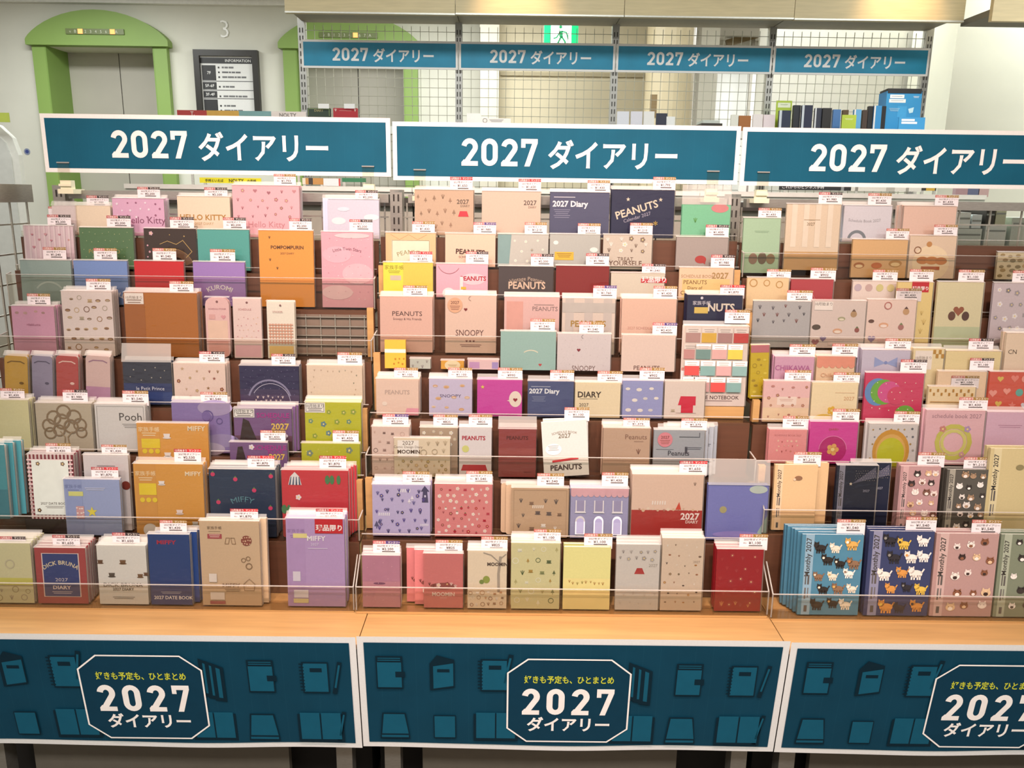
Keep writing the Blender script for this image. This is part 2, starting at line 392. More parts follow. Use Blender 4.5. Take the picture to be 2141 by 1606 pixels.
# ledge boards along the front
for i in range(4):
    o = thing('ledge', ((BX[i]+BX[i+1])/2, YL, 0), 'light wood ledge along the front of the %s display bay' % bayname[i], 'ledge')
    MB().box(-BW/2+.001, BW/2-.001, 0, 0.70, ZL-0.010, ZL-.0002, WOOD).build('board', o)
    MB().box(-BW/2+.001, BW/2-.001, -0.002, 0, ZL-0.010, ZL-0.001, mat('#b98d55', 0.45, 'wood')).build('edge_strip', o)
    # steel base under it
    base = thing('fixture_base', ((BX[i]+BX[i+1])/2, YL+0.09, 0), 'dark steel base under the ledge of the %s display bay' % bayname[i], 'shop fixture')
    for s in (-1, 1): MB().box(s*(BW/2-0.055)-0.018, s*(BW/2-0.055)+0.018, 0, 0.04, 0, ZL-0.011, mat('#8f8d88', 0.5, 'metal')).build('leg', base)
    MB().box(-BW/2+0.12, BW/2-0.19, 0.03, 0.05, 0.02, ZL-0.011, mat('#5c574e', 0.6)).build('front_panel', base)
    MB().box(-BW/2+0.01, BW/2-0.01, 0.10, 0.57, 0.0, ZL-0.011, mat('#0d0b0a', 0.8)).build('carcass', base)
TIER = lambda j, n: ('front row', 'second row', 'third row', 'fourth row', 'fifth row', 'sixth row', 'seventh row', 'eighth row', 'ninth row')[j]+(', the backmost,' if j == n-1 else '')
# stepped stands: treads and risers
for b in range(3):
    ks = sorted([k for k in ROWS if k[0] == 'ABC'[b] and k != 'B4b'], key=lambda k: -ROWS[k])
    hw = (TX[b+1]-TX[b])/2-0.003; xm = (TX[b]+TX[b+1])/2
    for j, k in enumerate(ks):
        Y, Z = ROW[k][1], ROW[k][2]
        Yn = (ROW[ks[j+1]][1] if j+1 < len(ks) else 2.165)
        YNEXT[k] = (Yn-.019, ROW[ks[j+1]][2]-.003) if j+1 < len(ks) else (2.20, 9)
        st = thing('wooden_step', (xm, Y-0.018, ZL), 'brown wooden step carrying the %s of the %s bay' % (TIER(j, len(ks)), bayname[b]), 'display step')
        if j == 0: MB().box(-hw, hw, 0.006, Yn-Y-0.001, 0.0005, Z-ZL-0.0035, WOOD).build('tread', st)
        else:
            Zp = ROW[ks[j-1]][2]-ZL
            st.location.z = ROW[ks[j-1]][2]-.0033
            hz = Z-ROW[ks[j-1]][2]
            MB().box(-hw, hw, 0, Yn-Y-0.0005, hz-0.0070, hz-0.0002, WOODM).build('tread', st)
            MB().box(-hw, hw, 0, 0.008, 0, hz-0.0070, WOODD).build('riser', st)
            if j in (2, 4, 6):
                for s in ((-1, 1) if b else (1,)): MB().box(s*(hw-0.009)-0.008, s*(hw-0.009)+0.008, -.014, -.001, 0.004, hz+0.008, WOOD).build('post', st)
    # acrylic trays, one per tier
    for k in ks:
        Y, Z = ROW[k][1], ROW[k][2]
        nth = ks.index(k)
        lp = LIP.get(k, 0.010)
        tr = thing('acrylic_tray', (xm, Y, Z), 'clear acrylic tray under the %s of the %s bay' % (TIER(nth, len(ks)), bayname[b]), 'tray')
        MB().box(-hw, hw, -0.0095, min(.03, YNEXT[k][0]-Y-.002), -0.003, 0, CLEAR).build('floor_plate', tr)
        MB().box(-hw, hw, -0.0125, -0.0095, -0.003, lp, CLEAR).build('front_lip', tr)
        MB().box(-hw, hw, -0.0127, -0.0093, lp, lp+0.0014, EDGE).build('lip_edge', tr)
        sd = min(.05, YNEXT[k][0]-Y-.018); su = lp+.05 if sd > .045 and YNEXT[k][1] > Z+lp+.06 else lp+.004
        if lp > 0.04:
            for s in (-1, 1):
                MB().prism([(-0.0095, 0), (sd, 0), (sd, su), (-0.0095, lp)], 0, 0.003, CLEAR).build('side_panel', tr).rotation_euler = (0, 0, math.pi/2)
                o = tr.children[-1]; o.location = (s*(hw-0.002)+0.0015, 0, 0)
                e = MB(); xx = s*(hw-0.0005)
                e.bar((xx, -0.011, lp), (xx, sd, su), 0.0025, 0.0025, EDGE).bar((xx, -0.011, 0), (xx, -0.011, lp), 0.0025, 0.0025, EDGE)
                e.build('side_edge', tr)
# steel back rail, slotted uprights and wire grid behind the display
RZ = at(500, 402, 2.20).z
def slotted(name, x, y, z0, z1, label, w=0.032, n=None):
    u = thing(name, (x, y, z0), label, 'upright')
    MB().box(-w/2, w/2, 0, 0.045, 0, z1-z0, STEEL).build('post', u)
    s = MB(); D = mat('#2b2622', 0.7); n = n or int((z1-z0)/0.03)
    for i in range(n):
        z = (z1-z0)-0.012-i*0.03
        for q in (-0.006, 0.006): s.box(q-0.0022, q+0.0022, -0.0006, 0.001, z-0.018, z, D)
    s.build('slots', u); return u
for i in range(4):
    slotted('slotted_upright', BX[i]+(0.004 if i else 0.010), 2.215, 0, RZ+0.012, 'grey slotted steel upright at the %s of the display' % ('left end', 'first bay joint', 'second bay joint', 'right end')[i])
WIRE = mat('#b9b4a8', 0.35, 'metal')
for i in range(4):
    g = thing('wire_grid_panel', ((BX[i]+BX[i+1])/2, 2.235, 0), 'steel wire grid panel behind the %s display bay' % bayname[i], 'wire grid')
    MB().box(-BW/2+.036, BW/2-.016, -0.02, 0.012, RZ-0.022, RZ, STEEL).build('top_rail', g)
    m_ = MB(); zb = 0.9
    for k in range(11): m_.box(-0.42+k*0.084-0.002, -0.42+k*0.084+0.002, 0, 0.004, zb, RZ-0.022, WIRE)
    for k in range(int((RZ-zb)/0.075)): m_.box(-0.43, 0.43, -0.004, 0, RZ-0.06-k*0.075-0.002, RZ-0.06-k*0.075+0.002, WIRE)
    m_.build('wires', g)
# end panel on the left: grey bar with wire grid
g = thing('wire_grid_panel', (-1.280, 1.9, 0), 'wire grid end panel at the left side of the display', 'wire grid')
MB().bar((0, -0.34, RZ-0.01), (0, 0.31, RZ-0.01), 0.03, 0.045, STEEL).build('top_rail', g)
m_ = MB()
for k in range(9): m_.box(-0.002, 0.002, -0.30+k*0.075, -0.296+k*0.075, 0.55, RZ-0.03, WIRE)
for k in range(11): m_.box(-0.006, -0.002, -0.32, 0.31, RZ-0.09-k*0.075, RZ-0.086-k*0.075, WIRE)
m_.build('wires', g)
# wire grid seen in the empty part of the left bay
Y4, Z4 = ROW['A4'][1], ROW['A4'][2]; Y3, Z3 = ROW['A3'][1], ROW['A3'][2]
xa, xb_ = at(610, 690, Y3).x, TX[1]-0.022
g = thing('wire_grid_panel', ((xa+xb_)/2, Y3-0.024, Z4), 'small wire grid behind the empty tray space in the left bay', 'wire grid')
m_ = MB(); hw = (xb_-xa)/2; hh = Z3-Z4-0.014
MB().box(-hw, hw, 0.0035, 0.0045, 0, hh, mat('#77675a', 0.6)).build('backing', g)
for k in range(6): m_.box(-hw+0.006+k*(2*hw-0.012)/5-0.0012, -hw+0.006+k*(2*hw-0.012)/5+0.0012, 0, 0.0025, 0, hh, WIRE)
for k in range(5): m_.box(-hw, hw, -0.0025, 0, 0.006+k*(hh-0.012)/4-0.0012, 0.006+k*(hh-0.012)/4+0.0012, WIRE)
m_.build('wires', g)
# ---------------------------------------------------------------- signs
SIGNB = mat('#0d5872', 0.6, 'banner', None, 0.2); SIGNW = mat('#f4f1ee', 0.5, 'paper'); LET = mat('#f3f0ee', 0.5)
def diary_sign(x, y, z, wd, h, label, group, blue, depth=0.006, name='header_sign', tilt=0.0):
    o = thing(name, (x, y, z), label, 'sign', group)
    MB().box(-wd/2, wd/2, 0, depth, 0, h, SIGNW).build('board', o)
    e = h*0.075
    MB().box(-wd/2+e, wd/2-e, -0.0008, 0, e, h-e, blue).build('blue_field', o)
    t = MB(); H = h*0.47; z0 = h*0.265
    x1 = digits(t, -wd*0.302, z0, H, -0.0016, LET)
    t.text('ダイアリー', x1+H*0.40, z0+0.02*H, H*0.80, -0.0016, LET, 0.022, align=0.0, sx=1.045*0.86)
    t.build('lettering', o)
    return o
for i in range(4):
    dz = (0.0062, -0.002, -0.004, -0.004)[i]
    diary_sign((BX[i]+BX[i+1])/2, YS, ZS-HS+dz, BW-0.006, HS, 'large blue %s sign above the %s display bay' % ('2027 diary header', bayname[i]), 'blue header signs of the display', SIGNB)
for cx, cy, full in ((134, 352, 1), (770, 360, 1), (878, 367, 0), (1490, 370, 0), (1595, 372, 1)):
    p = at(cx, cy, YS)
    c = thing('sign_clip', (p.x, YS-0.001, p.z-0.03), 'clear clip on the lower edge %s' % {134: 'at the far left end of the left sign', 770: 'near the right end of the left sign', 878: 'near the left end of the middle sign', 1490: 'near the right end of the middle sign', 1595: 'near the left end of the right sign'}[cx], 'clip', 'clear sign clips')
    MB().box(-0.015, 0.015, -0.003, -0.001, 0.0, 0.045, CLEAR).build('clear_tab', c)
    MB().box(-0.016, 0.016, -0.0035, -0.0008, 0.043, 0.046, EDGE).build('tab_edge', c)
    CR = mat('#e9e2c4', 0.4)
    MB().box(-0.014, 0.014, 0.0, 0.02, -0.022, 0.0, CR).box(-0.02, 0.02, -0.004, 0.055, -0.034, -0.022, CR).bar((-0.016, -0.002, -0.012), (0.016, -0.002, -0.012), 0.006, 0.006, CR).build('clip_body', c)
# ---------------------------------------------------------------- posters below the ledge
PB = mat('#093c52', 0.65, 'banner', None, 0.15); ICON = mat('#10536c', 0.65, 'plain', None, 0.15); ICOL = mat('#042230', 0.65, 'plain', None, 0.15); YEL = mat('#c9cf3a', 0.5)  # poster blue is darkened to carry the shade under the ledge
ZK = 1.3
def icon(mb, kind, x, z, s, y):
    def R(a, b, c_, d, m, dy=0): mb.face([(x+a*s, y+dy, z+b*s*ZK), (x+c_*s, y+dy, z+b*s*ZK), (x+c_*s, y+dy, z+d*s*ZK), (x+a*s, y+dy, z+d*s*ZK)], m)
    if kind == 'binder':
        R(-.5, -.55, .5, .6, ICOL); R(-.45, -.5, .45, .38, ICON, -.0002); R(-.42, .44, .42, .47, ICON, -.0002); R(-.42, .51, .42, .54, ICON, -.0002); R(.22, -.14, .58, .06, ICOL, -.0004)
    elif kind == 'ring':
        R(-.5, -.55, .5, .55, ICOL); R(-.45, -.5, .45, .5, ICON, -.0002); R(-.2, .2, .25, .34, ICOL, -.0004)
        for q in range(9): R(-.6, -.46+q*.115, -.42, -.42+q*.115, ICOL, -.0004)
    elif kind == 'book':
        mb.face([(x+a*s, y, z+b*s*ZK) for a, b in ((-.5, -.62), (.5, -.5), (.5, .55), (-.2, .72), (-.5, .4))], ICOL)
        mb.face([(x+a*s, y-.0002, z+b*s*ZK) for a, b in ((-.36, -.55), (.45, -.44), (.45, .42), (-.36, .3))], ICON); R(-.2, .08, .3, .2, ICOL, -.0004)
    elif kind == 'pad':
        mb.face([(x+a*s, y, z+b*s*ZK) for a, b in ((-.6, -.5), (.6, -.5), (.45, .5), (-.48, .5))], ICOL)
        mb.face([(x+a*s, y-.0002, z+b*s*ZK) for a, b in ((-.52, -.3), (.54, -.3), (.40, .45), (-.42, .45))], ICON); R(-.54, -.44, .54, -.36, ICON, -.0002)
    elif kind == 'sheet': R(-.48, -.48, .48, .48, ICOL); R(-.44, -.44, .44, .44, ICON, -.0002)
    elif kind == 'open':
        R(-.85, -.55, .85, .45, ICOL); R(-.75, -.45, -.03, .5, ICON, -.0002); R(.03, -.45, .75, .5, ICON, -.0002)
    elif kind == 'stack':
        for q in range(3):
            mb.face([(x+(a+q*.22)*s, y-q*.0002, z+(b-q*.07)*s*ZK) for a, b in ((-.5, -.6), (-.1, -.65), (-.1, .5), (-.5, .65))], ICOL)
            mb.face([(x+(a+q*.22)*s, y-q*.0002-.0001, z+(b-q*.07)*s*ZK) for a, b in ((-.36, -.5), (-.22, -.52), (-.22, .45), (-.36, .5))], ICON)
    elif kind == 'pen':
        mb.stroke([(x-.12*s, z-.55*s*ZK), (x+.12*s, z+.5*s*ZK)], .16*s, y, ICOL); mb.stroke([(x-.08*s, z-.35*s*ZK), (x+.10*s, z+.4*s*ZK)], .07*s, y-.0002, ICON)
PH = 0.293
for i in range(4):
    x = (BX[i]+BX[i+1])/2; wd = BW-0.002
    z_top = at(400, 1329, YL-0.008).z if i == 0 else (at(1190, 1336, YL-0.008).z if i == 1 else at(1850, 1346, YL-0.008).z)
    po = thing('hanging_poster', (x, YL-0.0075, z_top), 'shade-darkened blue %s poster hanging below the ledge of the %s bay' % ('2027 diary', bayname[i]), 'poster', 'posters below the ledge', (0.128, 0, 0))
    # slightly wavy sheet
    def sheet(x0, x1, z0, z1, y, m, seed):
        r = random.Random(seed); mb = MB(); nx = 24; P = []
        for a in range(nx+1):
            u = a/nx; wv = 0.0013*math.sin(u*7+seed)+0.0007*math.sin(u*17+seed*2)
            P.append([(x0+(x1-x0)*u, y+wv*t, z1+(z0-z1)*t+0.002*math.sin(u*9+seed)*t*t) for t in (0, .33, .66, 1)])
        for a in range(nx):
            for k in range(3): mb.face([P[a][k+1], P[a+1][k+1], P[a+1][k], P[a][k]], m)
        return mb
    sheet(-wd/2, wd/2, -PH, 0, 0, mat('#dcdfe0', 0.55, 'paper'), i).build('paper', po)
    e = 0.014
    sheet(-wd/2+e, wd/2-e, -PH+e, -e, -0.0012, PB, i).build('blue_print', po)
    y = -0.0036
    for kd, u, v, sz in (('binder', -.427, -.305, .056), ('book', -.304, -.31, .052), ('ring', -.182, -.315, .058), ('pen', -.152, -.28, .066), ('stack', .165, -.36, .060), ('binder', .274, -.345, .056), ('ring', .402, -.345, .056), ('pen', .452, -.34, .060), ('pad', -.42, -.78, .054), ('sheet', -.30, -.785, .050), ('open', -.178, -.775, .056), ('open', .150, -.79, .056), ('pad', .267, -.80, .056), ('open', .405, -.79, .058), ('pen', .455, -.78, .058)):
        ic = MB(); icon(ic, kd, u*wd, v*PH, sz, y); ic.build('notebook_icon', po)
    bd = MB(); bw, bh, cc = .129, .217, .042; cxp, czp = .0225*wd*0-0.001+.0, -.5375*PH
    cxp = -0.006
    oc = lambda k: [(cxp-bw+cc+k, czp+bh/2+0-k), (cxp+bw-cc-k, czp+bh/2-k), (cxp+bw-k, czp+bh/2-cc*0.85-k*.4), (cxp+bw-k, czp-bh/2+cc*.85+k*.4), (cxp+bw-cc-k, czp-bh/2+k), (cxp-bw+cc+k, czp-bh/2+k), (cxp-bw+k, czp-bh/2+cc*.85+k*.4), (cxp-bw+k, czp+bh/2-cc*.85-k*.4)]
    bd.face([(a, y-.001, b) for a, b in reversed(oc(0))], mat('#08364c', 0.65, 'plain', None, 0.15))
    bd.stroke(oc(0), 0.0035, y-.0014, LET, closed=True)
    bd.text('好きも予定も、ひとまとめ', cxp, czp+bh*.225, .0150, y-.0014, YEL, 0.02, sx=.76)
    digits(bd, cxp-.098, czp-bh*.165, .069, y-.0014, LET, gap=.27, sx=.86)
    bd.text('ダイアリー', cxp+.002, czp-bh*.355, .0290, y-.0014, LET, 0.025, sx=.90)
    bd.build('title_badge', po)
# ---------------------------------------------------------------- diaries
LEAN = 0.07
PAGES = mat('#f3eee6', 0.7, 'paper')
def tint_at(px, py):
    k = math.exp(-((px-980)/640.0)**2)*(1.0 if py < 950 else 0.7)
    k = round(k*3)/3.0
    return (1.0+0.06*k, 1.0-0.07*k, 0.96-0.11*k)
def solve(px, py, Y0, Z0, lean):
    """height along the leaning plane through (Y0, Z0), and x, for a pixel"""
    h = 0.1
    for _ in range(6):
        p = at(px, py, Y0+h*math.sin(lean)); h = (p.z-Z0)/math.cos(lean)
    return h, p.x
def art_mesh(ops, w, h, T):
    mb = MB(); y = -0.0003
    def M(c): return mat(c, 0.45, 'plain', T)
    for op in ops:
        y -= 0.00011; k = op[0]
        def X(u): return (u-0.5)*w
        def Z(v): return v*h
        def shape(kind, x, z, r, c, c2=None):
            m = M(c)
            if kind == 'O': mb.disc(x, z, r, y, m)
            elif kind == 'o': mb.disc(x, z, r, y, m, n=10)
            elif kind == 'E': mb.disc(x, z, r, y, m, r*0.62)
            elif kind == 'G': mb.stroke([(x+r*math.cos(a*0.449), z+r*math.sin(a*0.449)) for a in range(14)], r*0.28, y, m, closed=True)
            elif kind == 'S': mb.face([(x+(r if i % 2 == 0 else r*.42)*math.sin(i*math.pi/5), y, z+(r if i % 2 == 0 else r*.42)*math.cos(i*math.pi/5)) for i in range(9, -1, -1)], m)
            elif kind == 'H': mb.face([(x+r*math.sin(t)**3, y, z+r*(.8125*math.cos(t)-.3125*math.cos(2*t)-.125*math.cos(3*t)-.0625*math.cos(4*t))) for t in [2*math.pi*i/16 for i in range(15, -1, -1)]], m)
            elif kind == 'F':
                for i in range(5): mb.disc(x+r*.6*math.cos(i*1.2566), z+r*.6*math.sin(i*1.2566), r*.42, y, m, n=8)
                mb.disc(x, z, r*.3, y-.00006, M(c2 or 'f0d890'), n=8)
            elif kind == 'leaf':
                for a in (-.7, 0, .7): mb.stroke([(x, z-r*.8), (x+r*.9*math.sin(a), z+r*.8*math.cos(a))], r*.26, y, m)
            elif kind == 'tree': mb.face([(x-r*.6, y, z-r*.4), (x+r*.6, y, z-r*.4), (x, y, z+r)], m); mb.stroke([(x, z-r), (x, z-r*.3)], r*.2, y, m)
            elif kind == 'cup':
                mb.face([(x-r*.6, y, z-r*.5), (x+r*.6, y, z-r*.5), (x+r*.8, y, z+r*.5), (x-r*.8, y, z+r*.5)], m); mb.disc(x, z-r*.5, r, y, m, r*.22, 10)
            elif kind == 'fence':
                for i in range(6): mb.stroke([(x+(i-2.5)*r*.7, z-r*.5), (x+(i-2.5)*r*.7+.1*r, z+r*.6)], r*.36, y, m)
            elif kind == 'cherry':
                mb.disc(x, z-r*.2, r*.75, y, m, n=12); mb.face([(x-r*.5, y-.00004, z+r*.4), (x+r*.5, y-.00004, z+r*.4), (x, y-.00004, z+r)], M(c2 or '4f7a4a'))
            elif kind == 'bread':
                mb.disc(x, z, r, y, m, r*.55, 14); mb.disc(x, z-r*.15, r*.7, y-.00005, M(c2 or 'e6c48a'), r*.3, 12)
            elif kind == 'cat':       # plain cat's head
                mb.disc(x, z, r, y, m, r*.8, 14)
                for s in (-1, 1): mb.face([(x+s*r*.85, y, z+r*.2), (x+s*r*.7, y, z+r*1.1), (x+s*r*.15, y, z+r*.65)][::(1 if s < 0 else -1)], m)
                mb.disc(x, z-r*.3, r*.5, y-.00005, M(c2 or 'f4efe6'), r*.4, 10)
                for s in (-1, 1): mb.disc(x+s*r*.38, z+r*.12, r*.09, y-.00008, M('3a2c26'), n=6)
            elif kind == 'pet':       # plain sitting or standing pet
                mb.disc(x, z, r, y, m, r*.62, 14); mb.disc(x-r*.75, z+r*.55, r*.5, y, m, n=12)
                for a in (-.6, -.2, .3, .65): mb.stroke([(x+a*r, z-r*.2), (x+a*r, z-r*.95)], r*.26, y, m)
                mb.stroke([(x+r*.8, z+r*.1), (x+r*1.2, z+r*.8)], r*.24, y, m)
                for s in (-1, 1): mb.face([(x-r*.75+s*r*.45, y, z+r*.7), (x-r*.75+s*r*.4, y, z+r*1.25), (x-r*.75+s*r*.05, y, z+r*.95)][::(1 if s < 0 else -1)], m)
                mb.disc(x-r*.8, z+r*.42, r*.24, y-.00005, M(c2 or 'f4efe6'), n=8)
        if k == 'T':
            _, tx, u, v, s, c = op[:6]; kw = op[6] if len(op) > 6 else {}
            mb.text(tx, X(u), Z(v), s*w, y, M(c), kw.get('b', 0.0), kw.get('arc', 0.0), kw.get('al', 0.5), kw.get('sx', 1.0), kw.get('ang', 0.0))
        elif k == 'R':
            _, a, b, c_, d, c = op; mb.face([(X(a), y, Z(b)), (X(c_), y, Z(b)), (X(c_), y, Z(d)), (X(a), y, Z(d))], M(c))
        elif k == 'P': mb.face([(X(a), y, Z(b)) for a, b in op[1]], M(op[2]))
        elif k == 'L': mb.stroke([(X(a), Z(b)) for a, b in op[1]], op[2]*w, y, M(op[3]), closed=len(op) > 4)
        elif k == 'A': # arc band u,v,r,width,a0,a1,colour
            _, u, v, r, wd, a0, a1, c = op; mb.stroke(arcpts(X(u), Z(v), r*w, r*w, a0, a1, 16), wd*w, y, M(c))
        elif k == 'V': # ellipse u,v,ru,rv,colour
            _, u, v, ru, rv, c = op; mb.disc(X(u), Z(v), ru*w, y, M(c), rv*w, 26)
        elif k == 'X': # scatter kind,cols,rows,size,colours,seed,(u0,v0,u1,v1)
            _, kind, nx, nz, s, cs, seed = op[:7]; u0, v0, u1, v1 = op[7] if len(op) > 7 else (.04, .04, .96, .96)
            r = random.Random(seed)
            for i in range(nx):
                for j in range(nz):
                    uu = u0+(u1-u0)*(i+.5+(.25 if j % 2 else -.25)*.8+r.uniform(-.15, .15))/nx; vv = v0+(v1-v0)*(j+.5+r.uniform(-.18, .18))/nz
                    mg = s*(1.5 if kind == 'pet' else 1.15); uu = min(max(uu, mg), 1-mg)
                    kk = kind if isinstance(kind, str) else r.choice(kind)
                    shape(kk, X(uu), Z(vv), s*w*r.uniform(.8, 1.15), r.choice(cs), r.choice(cs) if kk in ('cat', 'pet', 'bread') else None)
        elif k == 'N': # small lines of print u,v,width,n,colour
            _, u, v, wd, n, c = op
            for i in range(n):
                ww = wd*(1-.25*((i*7) % 3)/2); mb.face([(X(u-ww/2), y, Z(v)-i*.032*w), (X(u+ww/2), y, Z(v)-i*.032*w), (X(u+ww/2), y, Z(v)-i*.032*w+.011*w), (X(u-ww/2), y, Z(v)-i*.032*w+.011*w)], M(c))
        else: shape(k, X(op[1]), Z(op[2]), op[3]*w, op[4], op[5] if len(op) > 5 else None)
    return mb
def rrect(w, h, r):
    if r <= 0: return [(-w/2, 0), (w/2, 0), (w/2, h), (-w/2, h)]
    p = []
    for cx, cz, a in ((w/2-r, r, -90), (w/2-r, h-r, 0), (-w/2+r, h-r, 90), (-w/2+r, r, 180)):
        p += [(cx+r*math.cos(math.radians(a+q)), cz+r*math.sin(math.radians(a+q))) for q in (0, 30, 60, 90)]
    return p
STRIP = {'r': '#c23038', 'g': '#94743a', 'k': '#3b3032', 'p': '#55427c'}
_u = {}
def unit(key, fn):
    if key not in _u:
        o = fn().build(key if isinstance(key, str) else key[0]); _u[key] = o.data; bpy.data.objects.remove(o)
    return _u[key]
NAMES = {'r': 'red', 'g': 'gold', 'k': 'dark', 'p': 'purple'}
def price_card(x0, x1, y0, y1, strip, price, Yp, Zp, lean, label):
    zt, _ = solve((x0+x1)/2, y0, Yp, Zp, lean); zb, xc = solve((x0+x1)/2, y1, Yp, Zp, lean)
    wd = at(x1, y1, Yp+zb*math.sin(lean)).x-at(x0, y1, Yp+zb*math.sin(lean)).x
    o = thing('price_card', (xc, Yp, Zp), label, 'price card', 'price cards on the display', (-lean, 0, 0))
    hb = zt-zb; sh = hb*0.24; zc = max(zb-0.006, 0.004)
    def put(nm, me, sx, sz, z, y):
        q = link(nm, me, o); q.scale = (sx, 1, sz); q.location = (0, y, z); return q
    put('holder', unit('holder', lambda: MB().box(-.5, .5, 0, .0004, 0, 1, CLEAR)), wd*0.5, zc, 0, 0.0004)
    CW = mat('#e4dcdf', 0.5, 'paper')
    put('card', unit('card', lambda: MB().box(-.5, .5, 0, .0004, 0, 1, CW)), wd, zt-sh-zc, zc, 0.0)
    def mk():
        return MB().box(-.5, -.02, -.0002, .0004, 0, 1, mat({'r': '#9c2c38', 'g': '#b4625a', 'k': '#a8444a', 'p': '#b85660'}[strip], .45)).box(-.02, .5, -.0002, .0004, 0, 1, mat(STRIP[strip], .45)).text('12月始まり', -.46, .2, .6, -.0004, mat('#f2e6dc', .5), .01, align=0, sx=.115).text('マンスリー', .06, .2, .6, -.0004, mat('#f2e6dc', .5), .01, align=0, sx=.115)
    put('colour_strip', unit(('colour_strip', strip), mk), wd, sh, zt-sh, 0.0)
    def mp():
        I = mat('#57504e', .6)
        return MB().text('2027年ダイアリー', .06, .70, .17, -.0003, I, 0, sx=.43).text('税込', -.30, .40, .10, -.0003, I, 0, sx=.43).text(price, .05, .34, .26, -.0003, I, .012, sx=.43).box(-.16, .32, -.0003, .0002, .14, .24, I)
    put('print', unit(('print', price), mp), wd, hb-sh, zb, -0.0003)
    return o
TIGHT = [k for k in YNEXT if YNEXT[k][0]-ROW[k][1] < .045]; FLAP_GLARE = mat('#fbf8f4', .15, 'flap'); HAZE = mat('#fbf8f4', .15, 'haze')  # flap film whitened with diffuse colour to paint in overhead glare
BOOKS = []; EXTRA = MB()
def D(row, xl, xr, yt, col, short, n=1, card=None, art=(), **kw):
    b, Y, Z = ROW[row]
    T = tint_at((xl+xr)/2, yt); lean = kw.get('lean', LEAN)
    th = kw.get('th', 0.0080 if row in TIGHT else 0.0095); rot = kw.get('rot', 0.0)
    Y += kw.get('dy', 0.0)
    if 'base' in kw: Z = at((xl+xr)/2, kw['base'], Y).z
    Zb = Z+th*math.sin(lean)+0.0008
    h, x = solve((xl+xr)/2, yt, Y, Zb, lean)
    yt3 = Y+h*math.sin(lean)
    w = at(xr, yt, yt3).x-at(xl, yt, yt3).x
    nm = kw.get('name', 'diary'); cat = kw.get('cat', 'diary')
    lab = short+kw.get('lab', '')
    o = thing(nm, (x, Y, Zb+abs(math.sin(rot))*w/2), lab, cat, kw.get('group', 'diaries on the display'))
    o.rotation_mode = 'YXZ'; o.rotation_euler = (-lean, rot, 0)
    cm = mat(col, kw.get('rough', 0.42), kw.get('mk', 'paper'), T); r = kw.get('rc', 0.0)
    c = MB()
    if kw.get('slab'):
        c.prism(rrect(w, h, r), 0, th, cm); cov = c.build('cover', o); pg = None
    elif r:
        c.prism(rrect(w, h, r), 0, 0.0014, cm); c.prism(rrect(w, h, r), th-0.0014, th, cm); cov = c.build('cover', o)
        pg = MB().box(-w/2+.0015, w/2-.0018, .0014, th-.0014, .002, h-.002, PAGES).build('pages', o)
    else:
        c.box(-w/2, w/2, 0, .0012, 0, h, cm).box(-w/2, w/2, th-.0012, th, 0, h, cm).box(-w/2, -w/2+.0012, .0012, th-.0012, 0, h, cm); cov = c.build('cover', o)
        pg = MB().box(-w/2+.0012, w/2-.0018, .0012, th-.0012, .0012, h-.0012, PAGES).build('pages', o)
    pm = None
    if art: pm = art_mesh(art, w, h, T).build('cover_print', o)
    if kw.get('sleeve', True):
        s = MB(); f = kw.get('flap', 0.0035); yb_ = .004 if f > .0095 else th+.0006; g = 0.0018
        s.face([(-w/2-g, -.0028, .001), (w/2+g, -.0028, .001), (w/2+g, -.0024, h), (-w/2-g, -.0024, h)], FILM)
        s.face([(-w/2-g, -.0024, h), (w/2+g, -.0024, h), (w/2+g*.5, yb_, h+f), (-w/2-g*.5, yb_, h+f)], FLAP_GLARE)
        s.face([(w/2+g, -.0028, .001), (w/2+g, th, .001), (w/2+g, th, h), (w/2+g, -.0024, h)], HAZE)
        s.build('clear_sleeve', o)
    sl = None
    if kw.get('sleeve', True) and n and not kw.get('slab'):
        s = MB(); g = .0012; f = .009
        s.face([(-w/2-g, -.0004, h), (w/2+g, -.0004, h), (w/2+g*.5, .004, h+f), (-w/2-g*.5, .004, h+f)], FLAP_GLARE)
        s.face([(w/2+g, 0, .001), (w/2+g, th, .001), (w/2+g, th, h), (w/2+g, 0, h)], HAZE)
        sl = s.build('clear_sleeve'); slm = sl.data; bpy.data.objects.remove(sl)
    yn, zn = YNEXT.get(row, (Y+.02, Z+.03))
    room = yn-.001-Y-math.tan(lean)*max(0.0, min(h*math.cos(lean), zn-Z+.004))-(th+.0035)/math.cos(lean)-.0015
    n = max(0, min(n, int(room/((th+.0014)/math.cos(lean)))))
    for i in range(n):
        if False and i >= 1 and not (kw.get('keep', 0) > i):
            mw = Matrix.Translation(o.location+Vector((kw.get('dx', 0.0)*(i+1)+random.uniform(-.0015, .0015), 0.0032+(th+.0014)*(i+1)/math.cos(lean), random.uniform(0, .002)+kw.get('dz', 0.0)*(i+1)))) @ Matrix.Rotation(-lean, 4, 'X') @ Matrix.Rotation(rot*.5, 4, 'Y')
            for ob in (cov, pg):
                if ob is None: continue
                vs = [mw @ v.co for v in ob.data.vertices]; k0 = len(EXTRA.v); EXTRA.v += [tuple(v) for v in vs]
                for p in ob.data.polygons: EXTRA.f.append(tuple(a+k0 for a in p.vertices)); EXTRA.m.append(EXTRA.mi(ob.data.materials[p.material_index]))
            continue
        q = link(nm, None, None); q.location = o.location+Vector((kw.get('dx', 0.0)*(i+1)+random.uniform(-.0015, .0015), 0.0032+(th+.0014)*(i+1)/math.cos(lean), random.uniform(0, .002)+kw.get('dz', 0.0)*(i+1)))
        q.rotation_mode = 'YXZ'; q.rotation_euler = (-lean, rot*.5, 0)
